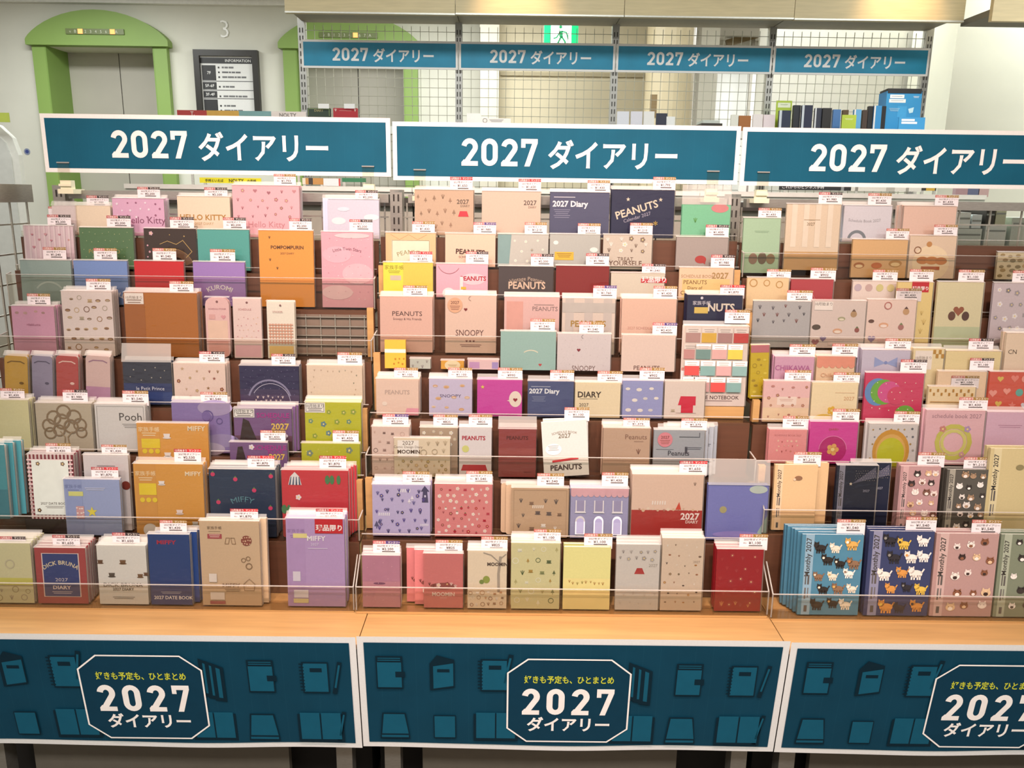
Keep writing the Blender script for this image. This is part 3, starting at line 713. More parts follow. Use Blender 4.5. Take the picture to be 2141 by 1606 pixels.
        tag(q, 'spare copy stacked behind the '+short, cat, kw.get('group', 'diaries on the display'))
        link('cover', cov.data, q)
        if pg: link('pages', pg.data, q)
        if kw.get('sleeve', True) and not kw.get('slab'): link('clear_sleeve', slm, q)
        if pm and kw.get('cp'): link('cover_print', pm.data, q)
    if card:
        x0, x1, y0, strip, price = card[:5]; y1 = card[5] if len(card) > 5 else y0+22
        price_card(x0, x1, y0, y1, strip, price, Y+(th+.0022)/math.cos(lean), Z+.0006, lean, 'price card with %s strip above the %s' % (NAMES[strip], short))
    BOOKS.append((short, w, h))
    return o
LIMIT = lambda v=0.90, u=.72: [('R', u-.24, v-.08, u+.24, v+.08, 'c81e2c'), ('T', '現品限り', u, v-.045, .085, 'fbeeea', {'b': .03})]
BAND = lambda c, c2: [('R', .03, .0, .32, 1.0, c), ('T', '家族手帳', .17, .84, .055, c2), ('N', .17, .80, .2, 2, c2)]
STK = [('R', .0, .80, .36, .99, 'f6efe6'), ('L', [(.02, .82), (.34, .82), (.34, .97), (.02, .97)], .008, '6a605a', 1), ('T', '10月始まり', .18, .90, .05, '3c3632'), ('N', .18, .875, .26, 2, '6a605a')]
RND = lambda u, v, c, ti='2027': [('O', u, v, .15, c), ('T', ti, u, v+.02, .06, '7a4038', {'b': .01}), ('N', u, v-.02, .2, 3, '9a5a4a')]
MONTH = lambda c: [('R', .06, 0, .2, 1, c), ('T', 'Monthly 2027', .155, .72, .085, '3a3632', {'ang': math.pi/2, 'b': .015}), ('R', .09, .38, .11, .52, '5a5652'), ('R', .13, .38, .16, .50, '5a5652'), ('R', .09, .20, .115, .34, '6a6662'), ('R', .14, .22, .155, .34, '6a6662'), ('R', .10, .04, .15, .12, '5a5652')]
# ---- left bay, from the back tier forward
D('A1', 108, 158, 430, 'e3d3d0', 'pale wrapped diary at the back left corner', 1, (102, 152, 432, 'g', '¥1,540', 450), flap=.012)
D('A1', 158, 230, 430, 'f3dfc4', 'plain cream diary beside the pale wrapped one', 1, (182, 228, 409, 'k', '¥1,980', 431), flap=.010)
D('A1', 234, 342, 415, 'e3b2cf', 'lilac pink diary with brown handwritten title', 2, (288, 335, 391, 'k', '¥2,200', 413), [('T', 'Hello Kitty', .62, .34, .13, '8a4a6a'), ('X', 'o', 5, 3, .02, ['a06080', 'f4e2ee'], 3, (.05, .45, .95, .95))])
D('A1', 370, 480, 411, 'f4ddc2', 'cream diary with gold capital lettering', 2, (428, 476, 392, 'k', '¥2,200', 415), [('T', 'HELLO KITTY', .48, .42, .105, 'b98a3e', {'b': .02}), ('T', '2027 DIARY', .5, .30, .05, 'd0b080')])
D('A1', 485, 625, 388, 'f2b6bc', 'large pink diary with scattered flowers', 2, (573, 619, 364, 'g', '¥1,793', 386), [('X', ['F', 'leaf', 'H'], 5, 4, .028, ['b87880', 'c98c90', 'a86a74'], 4, (.04, .35, .96, .95)), ('T', 'Hello Kitty', .5, .20, .09, 'd08a90')])
D('A1', 686, 792, 417, 'd8cfdb', 'pale lilac diary with white clouds', 2, (743, 790, 398, 'k', '¥2,200', 420), [('V', .2, .45, .14, .07, 'efe8ee'), ('V', .85, .55, .15, .06, 'efe8ee'), ('V', .3, .75, .12, .04, 'e8e0ea')], dx=-.010, dz=.001)
D('A2', 48, 152, 472, 'e2cbd2', 'striped pale pink diary at the left end', 2, (100, 149, 449, 'k', '¥2,200', 472), [('R', i*.1, 0, i*.1+.04, 1, 'ead9dc') for i in range(10)]+[('X', ['H', 'F'], 3, 3, .03, ['c98a96', 'd4a0a8'], 5, (.1, .4, .95, .9))])
D('A2', 165, 277, 476, '56784f', 'dark green diary with tiny gold dots', 3, (224, 274, 451, 'k', '¥2,200', 475), [('X', 'o', 8, 5, .008, ['a8b080'], 6), ('T', 'POCHACCO', .45, .38, .075, 'b09a50')])
D('A2', 300, 408, 478, '3b2a22', 'black diary with gold ribbon lines and pink cherries', 2, (356, 406, 454, 'k', '¥2,200', 478), [('X', 'F', 1, 1, .05, ['e2b4be'], 2, (.05, .75, .25, .95)), ('X', 'o', 1, 3, .018, ['d8a4ae'], 8, (.03, .2, .15, .7)), ('A', .55, .0, .40, .012, 20, 160, 'b08c50'), ('A', .55, .0, .33, .14, 20, 160, '6a4e38'), ('L', [(.3, .62), (.45, .70), (.62, .62), (.75, .72), (.92, .45), (.8, .30)], .012, 'b99a5c'), ('S', .78, .82, .02, 'c8a86a'), ('S', .5, .85, .015, 'c8a86a')])
D('A2', 412, 520, 480, '57a79c', 'plain teal diary under a price card', 2, (467, 515, 455, 'k', '¥2,200', 479), [('R', .25, .0, .85, .22, 'c09450')])
D('A3', 540, 654, 482, 'f09e48', 'tall orange diary with brown block lettering', 2, (605, 652, 457, 'k', '¥2,200', 481), [('T', 'POMPOMPURIN', .52, .76, .062, '6a4220', {'b': .03}), ('T', '2027 DIARY', .52, .69, .036, '7a5230'), ('leaf', .2, .91, .03, '7a5230'), ('leaf', .2, .62, .03, '7a5230'), ('leaf', .33, .51, .03, '7a5230')])
D('A3', 671, 779, 485, 'eeaab4', 'tall pink watercolour diary with arched handwriting', 2, (731, 779, 459, 'k', '¥2,200', 482), [('V', .3, .7, .28, .16, 'f0b4be'), ('V', .7, .45, .3, .2, 'f2bcc2'), ('V', .3, .2, .3, .14, 'f4c6c8'), ('V', .6, .95, .34, .05, 'f4cccc'), ('T', 'Little Twin Stars', .5, .76, .06, '8a5a6a', {'arc': .6}), ('X', 'o', 6, 8, .008, ['f8e0e0', 'd890a0'], 9)])
D('A3', 41, 147, 544, '98b0aa', 'sage green diary with a pale arch', 2, (91, 139, 517, 'g', '¥1,540', 541), [('A', .55, .15, .30, .035, 35, 145, 'b8ccc6')], cp=1)
D('A3', 153, 265, 545, '7c97cf', 'cornflower blue diary with white arched lettering', 3, (197, 245, 519, 'g', '¥1,540', 543), [('T', 'CINNAMOROLL', .5, .26, .085, 'f0eef2', {'arc': 1.0, 'b': .02})])
D('A3', 280, 383, 546, 'd2242a', 'bright red diary with white arched lettering', 3, (320, 369, 519, 'g', '¥1,540', 545), [('T', 'HELLO KITTY', .5, .30, .085, 'f4e4dc', {'arc': 1.0, 'b': .02}), ('X', 'o', 3, 1, .02, ['f4e4dc'], 3, (.3, .08, .8, .2))])
D('A3', 403, 511, 548, 'a882c4', 'purple diary with white arched lettering', 4, (440, 492, 521, 'g', '¥1,540', 547), [('T', 'KUROMI', .5, .38, .09, 'f2e6f2', {'arc': 1.0, 'b': .02}), ('X', 'o', 5, 2, .012, ['e8d0ea'], 3, (.2, .05, .8, .25))])
D('A4', 23, 112, 640, 'd9a2bb', 'mauve pink diary with four little charms', 4, (58, 106, 614, 'g', '¥1,100', 638), [('X', 'E', 4, 1, .05, ['b08a84', 'c8a098'], 4, (.08, .82, .9, .94)), ('T', 'rilakkuma', .5, .60, .06, 'a05a74')])
D('A4', 127, 233, 609, 'e9d8d0', 'off-white diary scattered with brown pastries', 5, (181, 232, 583, 'g', '¥1,430', 607), [('X', ['bread', 'G', 'cup', 'bread'], 5, 6, .05, ['a8825c', '8a6650', 'c8aa80', 'b8a890'], 12)])
D('A4', 258, 411, 612, 'b8702e', 'wide chestnut brown diary with a white corner label', 4, (355, 405, 588, 'g', '¥1,430', 611), [('R', 0, .0, .28, 1.0, 'a8642e'), ('R', .01, .82, .27, .99, 'f4e8dc'), ('T', '10月始まり', .14, .90, .035, '6a4a34'), ('N', .14, .875, .2, 2, '8a6a54')])
D('A4', 428, 478, 622, 'f2c2bc', 'arch-topped pink sticker pack hanging card', 1, None, [('R', .08, .30, .92, .62, 'f6cdb4'), ('R', .08, .03, .92, .28, 'f2b0a4'), ('O', .5, .93, .05, '8a5a58'), ('T', 'SCHEDULE STICKER', .5, .80, .06, 'b87880'), ('H', .75, .68, .10, 'e8a0a4'), ('R', .15, .64, .4, .72, 'eab0a8')], name='sticker_pack', cat='sticker pack', rc=.018, slab=1, th=.004, group='sticker packs')
D('A4', 486, 545, 624, 'f5d6cc', 'pink square-cornered sticker pack card', 1, None, [('R', .04, .02, .96, .22, 'f4bcc2'), ('O', .5, .93, .04, '8a5a58'), ('T', 'SCHEDULE', .42, .80, .07, 'd08a88'), ('X', 'o', 5, 4, .02, ['e0a0a0', 'f0c0a0'], 5, (.08, .3, .92, .72))], name='sticker_pack', cat='sticker pack', slab=1, th=.004, group='sticker packs')
D('A4', 557, 615, 630, 'fbeeda', 'cream sticker pack card with orange gingham', 1, None, [('R', .06, .24, .94, .62, 'f6e4d0')]+[('R', .08+i*.108, .25, .12+i*.108, .61, 'e2a486') for i in range(8)]+[('R', .06, .27+i*.052, .94, .288+i*.052, 'e2a486') for i in range(7)]+[('R', .06, .02, .94, .22, 'f2c878'), ('O', .5, .93, .035, '8a5a58'), ('T', 'STICKER', .4, .80, .07, 'c89088')], name='sticker_pack', cat='sticker pack', slab=1, th=.004, group='sticker packs')
for xl, xr, c, c2, s in ((4, 52, 'c9a046', '7a5a20', 'mustard'), (61, 104, '948ea4', '5a5468', 'grey lilac'), (112, 158, 'b4504a', 'e8c0b0', 'brick red'), (174, 225, 'd8b8b0', 'a0788a', 'cream and lilac')):
    D('A5', xl, xr, 745, c, s+' slim phone-shaped notebook leaning in the left bay', 1, None, [('L', [(.12, .86), (.3, .90), (.7, .90), (.88, .86)], .05, c2), ('R', .0, .0, 1, .35, 'c090aa')] if s.startswith('cream') else [('L', [(.12, .84), (.3, .88), (.7, .88), (.88, .84)], .05, c2), ('E', .72, .42, .10, c2)], name='slim_notebook', cat='notebook', rc=.008, rot=.05, th=.010, group='slim notebooks in the left bay', flap=.012)
D('A5', 256, 357, 757, '3a3c48', 'navy gradient diary with silver stars in film', 1, None, [('R', 0, 0, 1, .3, '36477c'), ('R', 0, .3, 1, .5, '38416a'), ('X', 'S', 4, 2, .018, ['c8c0b0'], 8, (.1, .5, .95, .95)), ('T', 'le Petit Prince', .55, .34, .075, 'e4e4ea')], flap=.045, th=.010)
D('A5', 362, 470, 760, 'f2d8c8', 'peach white diary with small brown motifs', 3, (417, 470, 735, 'k', '¥1,540', 757), [('X', ['S', 'F', 'leaf'], 4, 4, .035, ['a07850', '9a5a4a', 'c8a884'], 21)])
D('A5', 500, 624, 765, '322c4e', 'midnight purple diary with a pale crescent arc', 2, (568, 618, 740, 'k', '¥1,540', 762), [('R', 0, 0, 1, .3, '54425e'), ('R', 0, .28, 1, .42, '463a58'), ('A', .5, .12, .36, .03, 15, 165, '9088a4'), ('A', .52, .08, .33, .008, 0, 150, 'd0c8d8'), ('X', 'o', 8, 6, .006, ['8880a0'], 5), ('X', 'leaf', 6, 2, .025, ['f0d8d0'], 8, (.25, .08, .75, .28))])
D('A5', 641, 757, 764, 'f0d6bc', 'cream diary with a faint leaf wreath', 3, (706, 757, 737, 'g', '¥1,540', 760), [('X', 'leaf', 7, 1, .02, ['c8a88c', 'b0a890'], 5, (.1, .82, .9, .92)), ('X', 'leaf', 1, 4, .02, ['8a8870', 'c8a88c'], 6, (.82, .2, .92, .85)), ('X', 'leaf', 1, 4, .02, ['d8bca0'], 7, (.05, .3, .15, .8))])
D('A6', -35, 58, 836, 'd9d6a4', 'pale yellow green diary cut by the left edge', 2, (2, 52, 812, 'g', '¥1,430', 834))
D('A6', 73, 190, 843, 'bfb29a', 'kraft diary with a large sketched tree', 4, (132, 184, 815, 'k', '¥1,980', 838), [('G', u, v, r, '8a7458') for u, v, r in ((.5, .82, .12), (.32, .70, .12), (.68, .72, .12), (.22, .54, .11), (.46, .62, .13), (.78, .56, .11), (.24, .38, .10), (.62, .52, .12), (.8, .40, .09), (.4, .44, .10))]+[('L', [(.48, .06), (.50, .3), (.42, .42)], .02, 'a08a6a'), ('L', [(.58, .06), (.55, .3), (.64, .42)], .02, 'a08a6a')])
D('A6', 197, 303, 845, 'dedad4', 'white framed diary with black handwriting', 3, (257, 311, 817, 'g', '¥1,540', 843), [('L', [(.04, .05), (.96, .05), (.96, .95), (.04, .95)], .01, 'a8a49e', 1), ('T', 'Pooh', .70, .66, .16, '57524e'), ('N', .70, .58, .34, 3, '9a948e')])
D('A6', 358, 479, 842, '8b78ae', 'violet cloud diary with floating bubbles', 2, (420, 476, 820, 'g', '¥1,540', 842), [('V', .75, .9, .3, .14, 'a898bc'), ('V', .85, .25, .3, .12, '9a8cb4'), ('V', .6, .08, .3, .12, 'b4a8be'), ('G', .62, .74, .09, '6c5a94'), ('O', .6, .74, .08, '7c68a2'), ('G', .82, .64, .05, '6c5a94')], dx=-.004)
D('A6', 488, 609, 854, '7c5a84', 'dusk purple diary with magenta title and white label', 4, None, [('R', 0, 0, 1, .3, '4a342e'), ('R', 0, .28, 1, .40, '6a4656'), ('P', [(.08, .2), (.42, .2), (.26, .72), (.16, .78)], '3c2c2a'), ('T', 'SCHEDULE', .68, .80, .085, 'b03a8c', {'b': .02}), ('T', 'BOOK', .78, .69, .07, 'b03a8c'), ('T', '2027', .8, .54, .11, 'e8c060', {'b': .03}), ('F', .86, .40, .07, 'f2e2ea')]+STK, dx=.006, dz=.001)
D('A6', 637, 754, 841, 'c4c232', 'lime yellow diary with blue flowers and white label', 4, None, [('X', 'F', 4, 4, .05, ['7a9a78', '6a8a90', '9aa840'], 6)]+STK)
D('A6b', 480, 600, 925, '7c5a84', 'front dusk purple diary with magenta title', 0, (545, 597, 900, 'g', '¥1,430', 921), [('P', [(.08, .3), (.30, .3), (.22, .88), (.14, .86)], '3c2c2a'), ('T', 'SCHEDULE', .70, .78, .085, 'b03a8c', {'b': .02}), ('T', 'BOOK', .80, .67, .07, 'b03a8c'), ('T', '2027', .82, .50, .10, 'e8c060', {'b': .03}), ('F', .38, .86, .05, 'f2e2ea')])
D('A6b', 630, 752, 927, 'b9ba30', 'front lime diary with blue flowers half hidden', 0, (696, 750, 900, 'g', '¥1,430', 925), [('F', .14, .70, .06, '7a8e78'), ('F', .82, .80, .06, '7a8e78'), ('X', 'o', 5, 3, .012, ['d8d060'], 6)])
D('A6b', 285, 434, 885, 'e3a450', 'upper orange diary with yellow sticker', 1, None, BAND('dfa052', 'f6e2b8')+[('T', 'MIFFY', .84, .86, .07, 'f6e4c0', {'b': .02}), ('R', .06, .52, .32, .70, 'eed23a'), ('O', .10, .46, .035, 'eed23a'), ('O', .19, .46, .035, 'eed23a'), ('O', .28, .46, .035, 'eed23a'), ('cup', .42, .76, .06, 'f4ece4'), ('cup', .42, .40, .06, 'f4ece4')])
D('A7', -30, 8, 930, '4f9aa4', 'teal gradient diary in thick plastic', 4, None, [('R', 0, 0, 1, .4, '45838f')], base=1086, dx=.011, flap=.014, th=.011)
D('A7', 56, 152, 950, '8e3c46', 'gingham bordered diary with mint centre', 2, (97, 149, 927, 'g', '¥1,430', 951), [('R', i*.0833, 0, i*.0833+.042, 1, 'e6d4d0') for i in range(12)]+[('R', 0, .03+i*.0625, 1, .055+i*.0625, 'd8b8b6') for i in range(15)]+[('R', .10, .07, .90, .92, 'd2dacf'), ('F', .24, .86, .05, '7a6a58'), ('F', .78, .86, .05, '7a6a58'), ('F', .2, .14, .05, '5a4a3a'), ('T', '2027 DATE BOOK', .54, .23, .055, '6a645c'), ('N', .54, .20, .4, 2, '8a847c')], base=1086, dy=.014)
D('A7', 173, 267, 951, 'e6dedc', 'white date book with half circles at the edges', 2, (213, 266, 930, 'g', '¥1,430', 950), [('T', '2027', .5, .72, .11, '4c4644'), ('T', 'DATE BOOK', .5, .63, .075, '4c4644'), ('N', .5, .85, .4, 1, '6c6664'), ('O', .04, .58, .09, '5c3a6a'), ('O', .92, .6, .1, '8a3a2a')], dy=.028)
D('A7', 132, 249, 1002, '9fb0da', 'periwinkle blue diary with a yellow star', 0, (192, 248, 977, 'r', '¥1,870', 1001), BAND('98a9d6', '6a78a8')+[('R', .08, .70, .34, .78, 'dbe08a'), ('S', .48, .42, .10, 'e8dc50'), ('R', .2, .3, .34, .52, 'd8a8a8'), ('X', 'E', 3, 3, .02, ['f8f0e8'], 4, (.19, .3, .35, .52)), ('N', .56, .84, .36, 2, 'dce2f2')], dy=-.002)
D('A7', 278, 423, 970, 'dea04c', 'front orange diary with yellow sticker and small cups', 1, (365, 421, 939, 'r', '¥2,530', 966), BAND('d99c4e', 'f6e2b8')+[('T', 'MIFFY', .86, .84, .065, 'f6e4c0', {'b': .02}), ('R', .07, .57, .32, .73, 'eed23a'), ('O', .11, .50, .036, 'eed23a'), ('O', .20, .50, .036, 'eed23a'), ('O', .29, .50, .036, 'eed23a'), ('cup', .40, .74, .055, 'f4ece4'), ('cup', .64, .34, .06, 'f0dcd0'), ('O', .2, .08, .10, 'efe6dc'), ('cup', .86, .18, .055, 'f4ece4')])
D('A7', 436, 574, 981, '2d3c54', 'dark navy diary with pink strawberries', 3, (518, 574, 953, 'r', '¥1,870', 977), [('cherry', u, v, .045, 'd0406a', '60864e') for u, v in ((.06, .93), (.40, .86), (.94, .91), (.68, .70), (.13, .52), (.92, .44), (.24, .16), (.75, .12))]+[('T', 'MIFFY', .5, .52, .09, '5e8e98', {'arc': .9})], cp=1)
D('A7', 588, 727, 983, 'cc3c44', 'coral red diary with striped tent and green trees', 4, (668, 724, 953, 'r', '¥1,870', 979), [('P', [(.10, .78), (.30, .78), (.27, .90), (.20, .97), (.13, .90)], 'e8e0dc')]+[('P', [(.11+i*.05, .78), (.135+i*.05, .78), (.15+i*.04, .90), (.14+i*.04, .90)], '44506a') for i in range(4)]+[('V', .69, .86, .035, .07, '4c8052'), ('V', .76, .86, .035, .07, '4c8052'), ('V', .86, .86, .03, .07, '4c8052'), ('V', .03, .42, .04, .07, '4c8052'), ('V', .10, .42, .03, .07, '4c8052'), ('F', .25, .60, .045, 'f0dcd8'), ('F', .80, .28, .045, 'f0dcd8'), ('T', '2027', .52, .14, .105, 'f6e6e0', {'b': .03}), ('T', 'SCHEDULE BOOK', .54, .06, .05, 'f6e6e0', {'b': .02})], dx=.004, cp=1, rc=.004)
D('A8', -52, 62, 1135, 'd6d5a8', 'pale yellow green diary at the front left edge', 4, (2, 55, 1122, 'k', '¥1,650', 1146), [('R', 0, .30, 1, .42, 'cfcf6a'), ('X', ['leaf', 'G'], 4, 2, .05, ['b0a890', 'a8a078'], 9, (.05, .04, .95, .28)), ('G', .6, .65, .08, 'c8c4a4')])
D('A8', 71, 177, 1145, 'a84a4c', 'brick red diary with framed navy panel', 4, (111, 168, 1119, 'k', '¥1,650', 1144), [('R', .13, .12, .87, .90, 'e8d4cc'), ('R', .15, .13, .85, .89, '34457e'), ('T', 'DICK BRUNA', .5, .70, .085, 'e0d4b0', {'arc': 1.3, 'b': .015}), ('T', '2027', .5, .40, .07, 'd8d0cc', {'sx': 1.3}), ('T', 'DIARY', .5, .26, .075, 'f0e8e4', {'b': .02, 'sx': 1.2}), ('N', .5, .21, .4, 2, 'd0c8cc')], dx=-.001)
D('A8', 201, 304, 1140, 'e3e2da', 'white front diary with rows of cakes on saucers', 3, (236, 293, 1114, 'k', '¥1,650', 1140), [('cup', .06, .72, .07, '6a4c36'), ('cup', .52, .72, .08, '7a5a3e'), ('cup', .98, .52, .06, '6a4c36'), ('cup', .28, .50, .08, '5c5248'), ('cup', .86, .49, .07, '7a5a3e'), ('T', 'DICK BRUNA', .5, .30, .085, '5c544e', {'sx': 1.15}), ('T', '2027 DIARY', .5, .235, .06, '5c544e', {'b': .01}), ('N', .5, .12, .45, 2, '8a847c')])
D('A8', 308, 395, 1117, '24427c', 'royal navy date book with red title', 2, (335, 391, 1088, 'g', '¥1,430', 1112), [('T', 'MIFFY', .45, .86, .10, 'b03048', {'b': .03, 'sx': 1.3}), ('N', .5, .18, .5, 2, 'b8c0d4'), ('T', '2027 DATE BOOK', .55, .08, .085, 'eef0f2', {'b': .02})], dx=.012)
D('A8', 416, 541, 1089, 'd3b896', 'tan front diary with mittens and cookies', 1, (482, 540, 1064, 'r', '¥1,870', 1088), [('T', '家族手帳', .25, .90, .045, '7a6450'), ('N', .25, .87, .2, 1, '9a8468'), ('R', .13, .79, .37, .845, 'a84a52'), ('N', .25, .83, .18, 2, 'ecd8c8'), ('L', [(.44, .80), (.42, .73), (.48, .73), (.5, .80)], .008, '8a6a4c', 1), ('L', [(.52, .80), (.54, .73), (.6, .73), (.58, .80)], .008, '8a6a4c', 1), ('O', .78, .77, .09, '8a4a3e'), ('X', 'o', 4, 3, .012, ['e0c0a0'], 3, (.70, .72, .86, .82)), ('G', .72, .54, .035, '8a6e52'), ('G', .80, .56, .035, '8a6e52'), ('G', .81, .47, .05, '8a6e52'), ('T', 'MIFFY', .50, .22, .07, '7a5c46', {'sx': 1.2}), ('N', .52, .19, .26, 2, '9a8468'), ('L', [(.72, .18), (.88, .18), (.90, .26), (.81, .32), (.71, .26)], .008, '8a6e52', 1), ('R', .13, .28, .26, .38, 'e8ded2'), ('R', .14, .07, .38, .16, 'efe6dc'), ('R', .13, .02, .39, .055, 'a85a5c')], dx=.013)
D('A8', 597, 719, 1084, 'b99ac8', 'lilac front diary with a red limited tag', 3, (661, 717, 1064, 'r', '¥1,870', 1088), BAND('b595c4', '8a6a9a')+[('R', .12, .78, .36, .83, 'e6d890'), ('T', 'MIFFY', .52, .75, .09, 'f2eaf4', {'b': .02}), ('T', '2027', .49, .695, .05, 'e6d8ec'), ('N', .54, .66, .34, 1, 'e6d8ec'), ('R', .1, .29, .23, .40, 'ddd4e0'), ('R', .11, .10, .36, .19, 'e8e0e8'), ('R', .1, .04, .36, .09, 'e2d49a')]+LIMIT(.915, .74))
# ---- middle bay
D('B1', 867, 990, 397, 'c9a68a', 'tan diary with a small red trapezoid', 2, (941, 988, 370, 'r', '¥1,650', 398), [('T', '2027', .82, .70, .075, '5a4438', {'b': .01}), ('T', 'DIARY', .86, .63, .04, '7a6050'), ('P', [(.74, .42), (.92, .42), (.89, .54), (.77, .54)], 'd8323e'), ('X', ['leaf', 'tree'], 5, 3, .045, ['a07a60', '98765c'], 14, (.02, .1, .72, .95))])
D('B1', 1008, 1131, 400, 'd8b8a2', 'beige diary with 2027 in the upper corner', 2, (1084, 1131, 374, 'r', '¥1,650', 400), [('T', '2027', .82, .70, .08, '55443c', {'b': .01}), ('T', 'DIARY', .86, .63, .035, '7a6050')])
D('B1', 1151, 1275, 402, '4d4c66', 'slate blue diary on the back tier', 2, (1228, 1275, 377, 'g', '¥1,430', 401), [('T', '2027 Diary', .34, .68, .095, 'f0e6e4', {'b': .03}), ('N', .24, .88, .36, 1, 'd8d0d4'), ('N', .2, .60, .28, 5, '8a869c')])
D('B1', 1280, 1411, 397, '1d1f40', 'midnight navy diary with silver slanted lettering', 2, (1365, 1412, 370, 'g', '¥1,793', 396), [('T', 'PEANUTS', .42, .52, .12, 'd8c8b0', {'ang': .30, 'b': .02}), ('T', 'Calendar 2027', .42, .40, .055, 'a8a0b0', {'ang': .30}), ('S', .26, .80, .035, 'd8c8b0'), ('S', .78, .80, .035, 'd8c8b0'), ('T', '*', .71, .2, .12, 'd8b040')])
D('B1', 1427, 1528, 428, '79bf94', 'translucent green pouch with red flower in film', 1, None, [('V', .78, .90, .18, .09, 'd08080'), ('leaf', .28, .55, .06, '5a9a4a'), ('leaf', .7, .25, .05, '5a9a4a')], name='clear_pouch', cat='pouch', slab=1, th=.005, flap=.05, group='clear pouches')
D('B2', 806, 911, 487, 'edbe8c', 'apricot diary with cream plaque and lattice border', 2, (862, 909, 463, 'g', '¥1,430', 487), [('L', [(.1, .95), (.28, .80), (.46, .95), (.64, .80), (.82, .95)], .006, 'c89868'), ('R', .12, .0, .88, .78, 'f6e2c4'), ('L', [(.13, .0), (.13, .77), (.87, .77), (.87, .0)], .008, '8a7450'), ('T', 'PEANUTS', .5, .36, .09, '9a8a5a', {'arc': .8})])
D('B2', 931, 1036, 489, 'f4c6aa', 'peach diary with bold black and grey title', 2, (990, 1037, 465, 'p', '¥1,980', 488), [('T', 'PEANUTS', .5, .38, .10, '4a2c24', {'b': .03, 'ang': -.04}), ('T', 'SCHEDULE', .42, .27, .045, '6a4a40')])
D('B2', 1041, 1147, 490, 'c4bcb0', 'grey diary with a teal left panel', 1, (1097, 1143, 465, 'g', '¥1,210', 489), [('P', [(0, 0), (.22, 0), (.27, 1), (0, 1)], '86a09c'), ('X', 'F', 3, 3, .03, ['ece2d6', '9a8c84'], 7, (.3, .1, .95, .95))])
D('B2', 1150, 1255, 490, 'b9b4aa', 'grey green diary with white clouds and yellow tag', 1, (1208, 1255, 467, 'g', '¥1,430', 491), [('V', .12, .75, .05, .04, 'f0e8de'), ('V', .88, .55, .08, .05, 'f0e8de'), ('R', .1, .24, .48, .48, 'e2b43a'), ('N', .29, .42, .3, 3, '9a6a20')])
D('B2', 1262, 1364, 491, 'cfc0ae', 'greige diary with brown serif motto', 2, (1317, 1364, 466, 'g', '¥1,210', 490), [('T', 'TREAT', .46, .24, .08, '6a4a38'), ('T', 'YOURSELF', .46, .10, .105, '6a4a38', {'b': .01}), ('X', ['F', 'leaf'], 4, 3, .05, ['8a7464', 'efe4d8'], 6, (.03, .45, .97, .97))], dy=-.006)
D('B2', 1415, 1523, 496, 'a89a92', 'taupe diary with a red speech bubble', 2, (1475, 1523, 470, 'k', '¥1,430', 494), [('V', .48, .32, .11, .075, 'b03a34'), ('P', [(.5, .25), (.58, .27), (.57, .17)], 'b03a34')], dx=-.012, dz=.001)
D('B3', 801, 905, 549, 'efcd58', 'bright yellow diary with a pale band', 1, (857, 904, 526, 'r', '¥1,870', 550), [('R', 0, 0, .4, 1, 'f2e24a'), ('T', '家族手帳', .22, .80, .07, '8a7a20'), ('R', .14, .48, .36, .62, 'd8c0a8'), ('N', .22, .74, .24, 2, 'a89830')], rough=.3)
D('B3', 912, 1020, 552, 'f0b0bc', 'pink diary with a red title on a signpost', 1, (974, 1021, 526, 'k', '¥2,090', 549), [('V', .72, .55, .24, .11, 'f6ccd0'), ('T', 'PEANUTS', .72, .51, .085, 'b81e34', {'b': .03}), ('R', .46, .0, .52, .62, 'f8e4e0'), ('V', .24, .12, .12, .11, 'f8e8e4'), ('P', [(.70, .08), (.80, .22), (.90, .08), (.80, -.0)], 'f8dce0'), ('R', .48, .24, .58, .32, 'f0b83a'), ('A', .25, 1.05, .22, .008, 200, 330, 'b87078')])
D('B3', 1043, 1157, 557, '4d403e', 'charcoal diary with cream vintage lettering', 2, (1110, 1157, 531, 'k', '¥2,200', 555), [('T', 'Vintage Peanuts', .52, .56, .07, 'c8a890', {'arc': .7}), ('T', 'PEANUTS', .52, .30, .13, 'e0bca0', {'b': .025, 'sx': .9})])
D('B3', 1163, 1274, 556, '872420', 'plain dark red diary beside the charcoal one', 2, (1225, 1273, 530, 'k', '¥1,980', 554))
D('B3', 1278, 1390, 571, 'd8cbb6', 'pale grey diary with a red limited tag', 1, (1342, 1391, 552, 'k', '¥1,540', 573), LIMIT(.72, .80))
D('B3', 1421, 1534, 560, 'f2cba8', 'peach and yellow diary with framed brown title', 2, (1486, 1535, 533, 'k', '¥1,980', 558), [('R', .06, .0, .94, .66, 'f0cd88'), ('T', '2027', .76, .68, .11, 'b08a50', {'b': .02}), ('T', 'SCHEDULE BOOK', .34, .70, .055, 'c09a70'), ('T', 'PEANUTS', .30, .50, .075, '8a5a30'), ('T', 'Diary of', .3, .34, .06, '8a5a30'), ('T', 'Charlie Brown', .32, .18, .07, '8a5a30')], dx=-.013, cp=1)
D('B4', 794, 904, 620, 'f1bca8', 'salmon diary with thin black title', 3, (843, 893, 597, 'g', '¥1,540', 618), [('T', 'PEANUTS', .52, .655, .09, '5a3834', {'sx': 1.1}), ('T', 'Snoopy & His Friends', .52, .58, .045, '7a5450')], cp=1)
D('B4', 931, 1038, 618, 'f3cab4', 'peach white diary with round sticker and hearts', 3, None, [('T', 'SNOOPY', .48, .30, .125, '6a3e38', {'sx': .8}), ('H', .42, .21, .022, '7a3030'), ('H', .49, .21, .022, '7a3030'), ('H', .56, .21, .022, '7a3030'), ('N', .5, .14, .42, 2, '9a6a60'), ('H', .4, .76, .035, '8a2a2a'), ('A', .5, .95, .04, .012, 90, 270, 'b89080')]+RND(.19, .83, 'f0b48e'), cp=1)
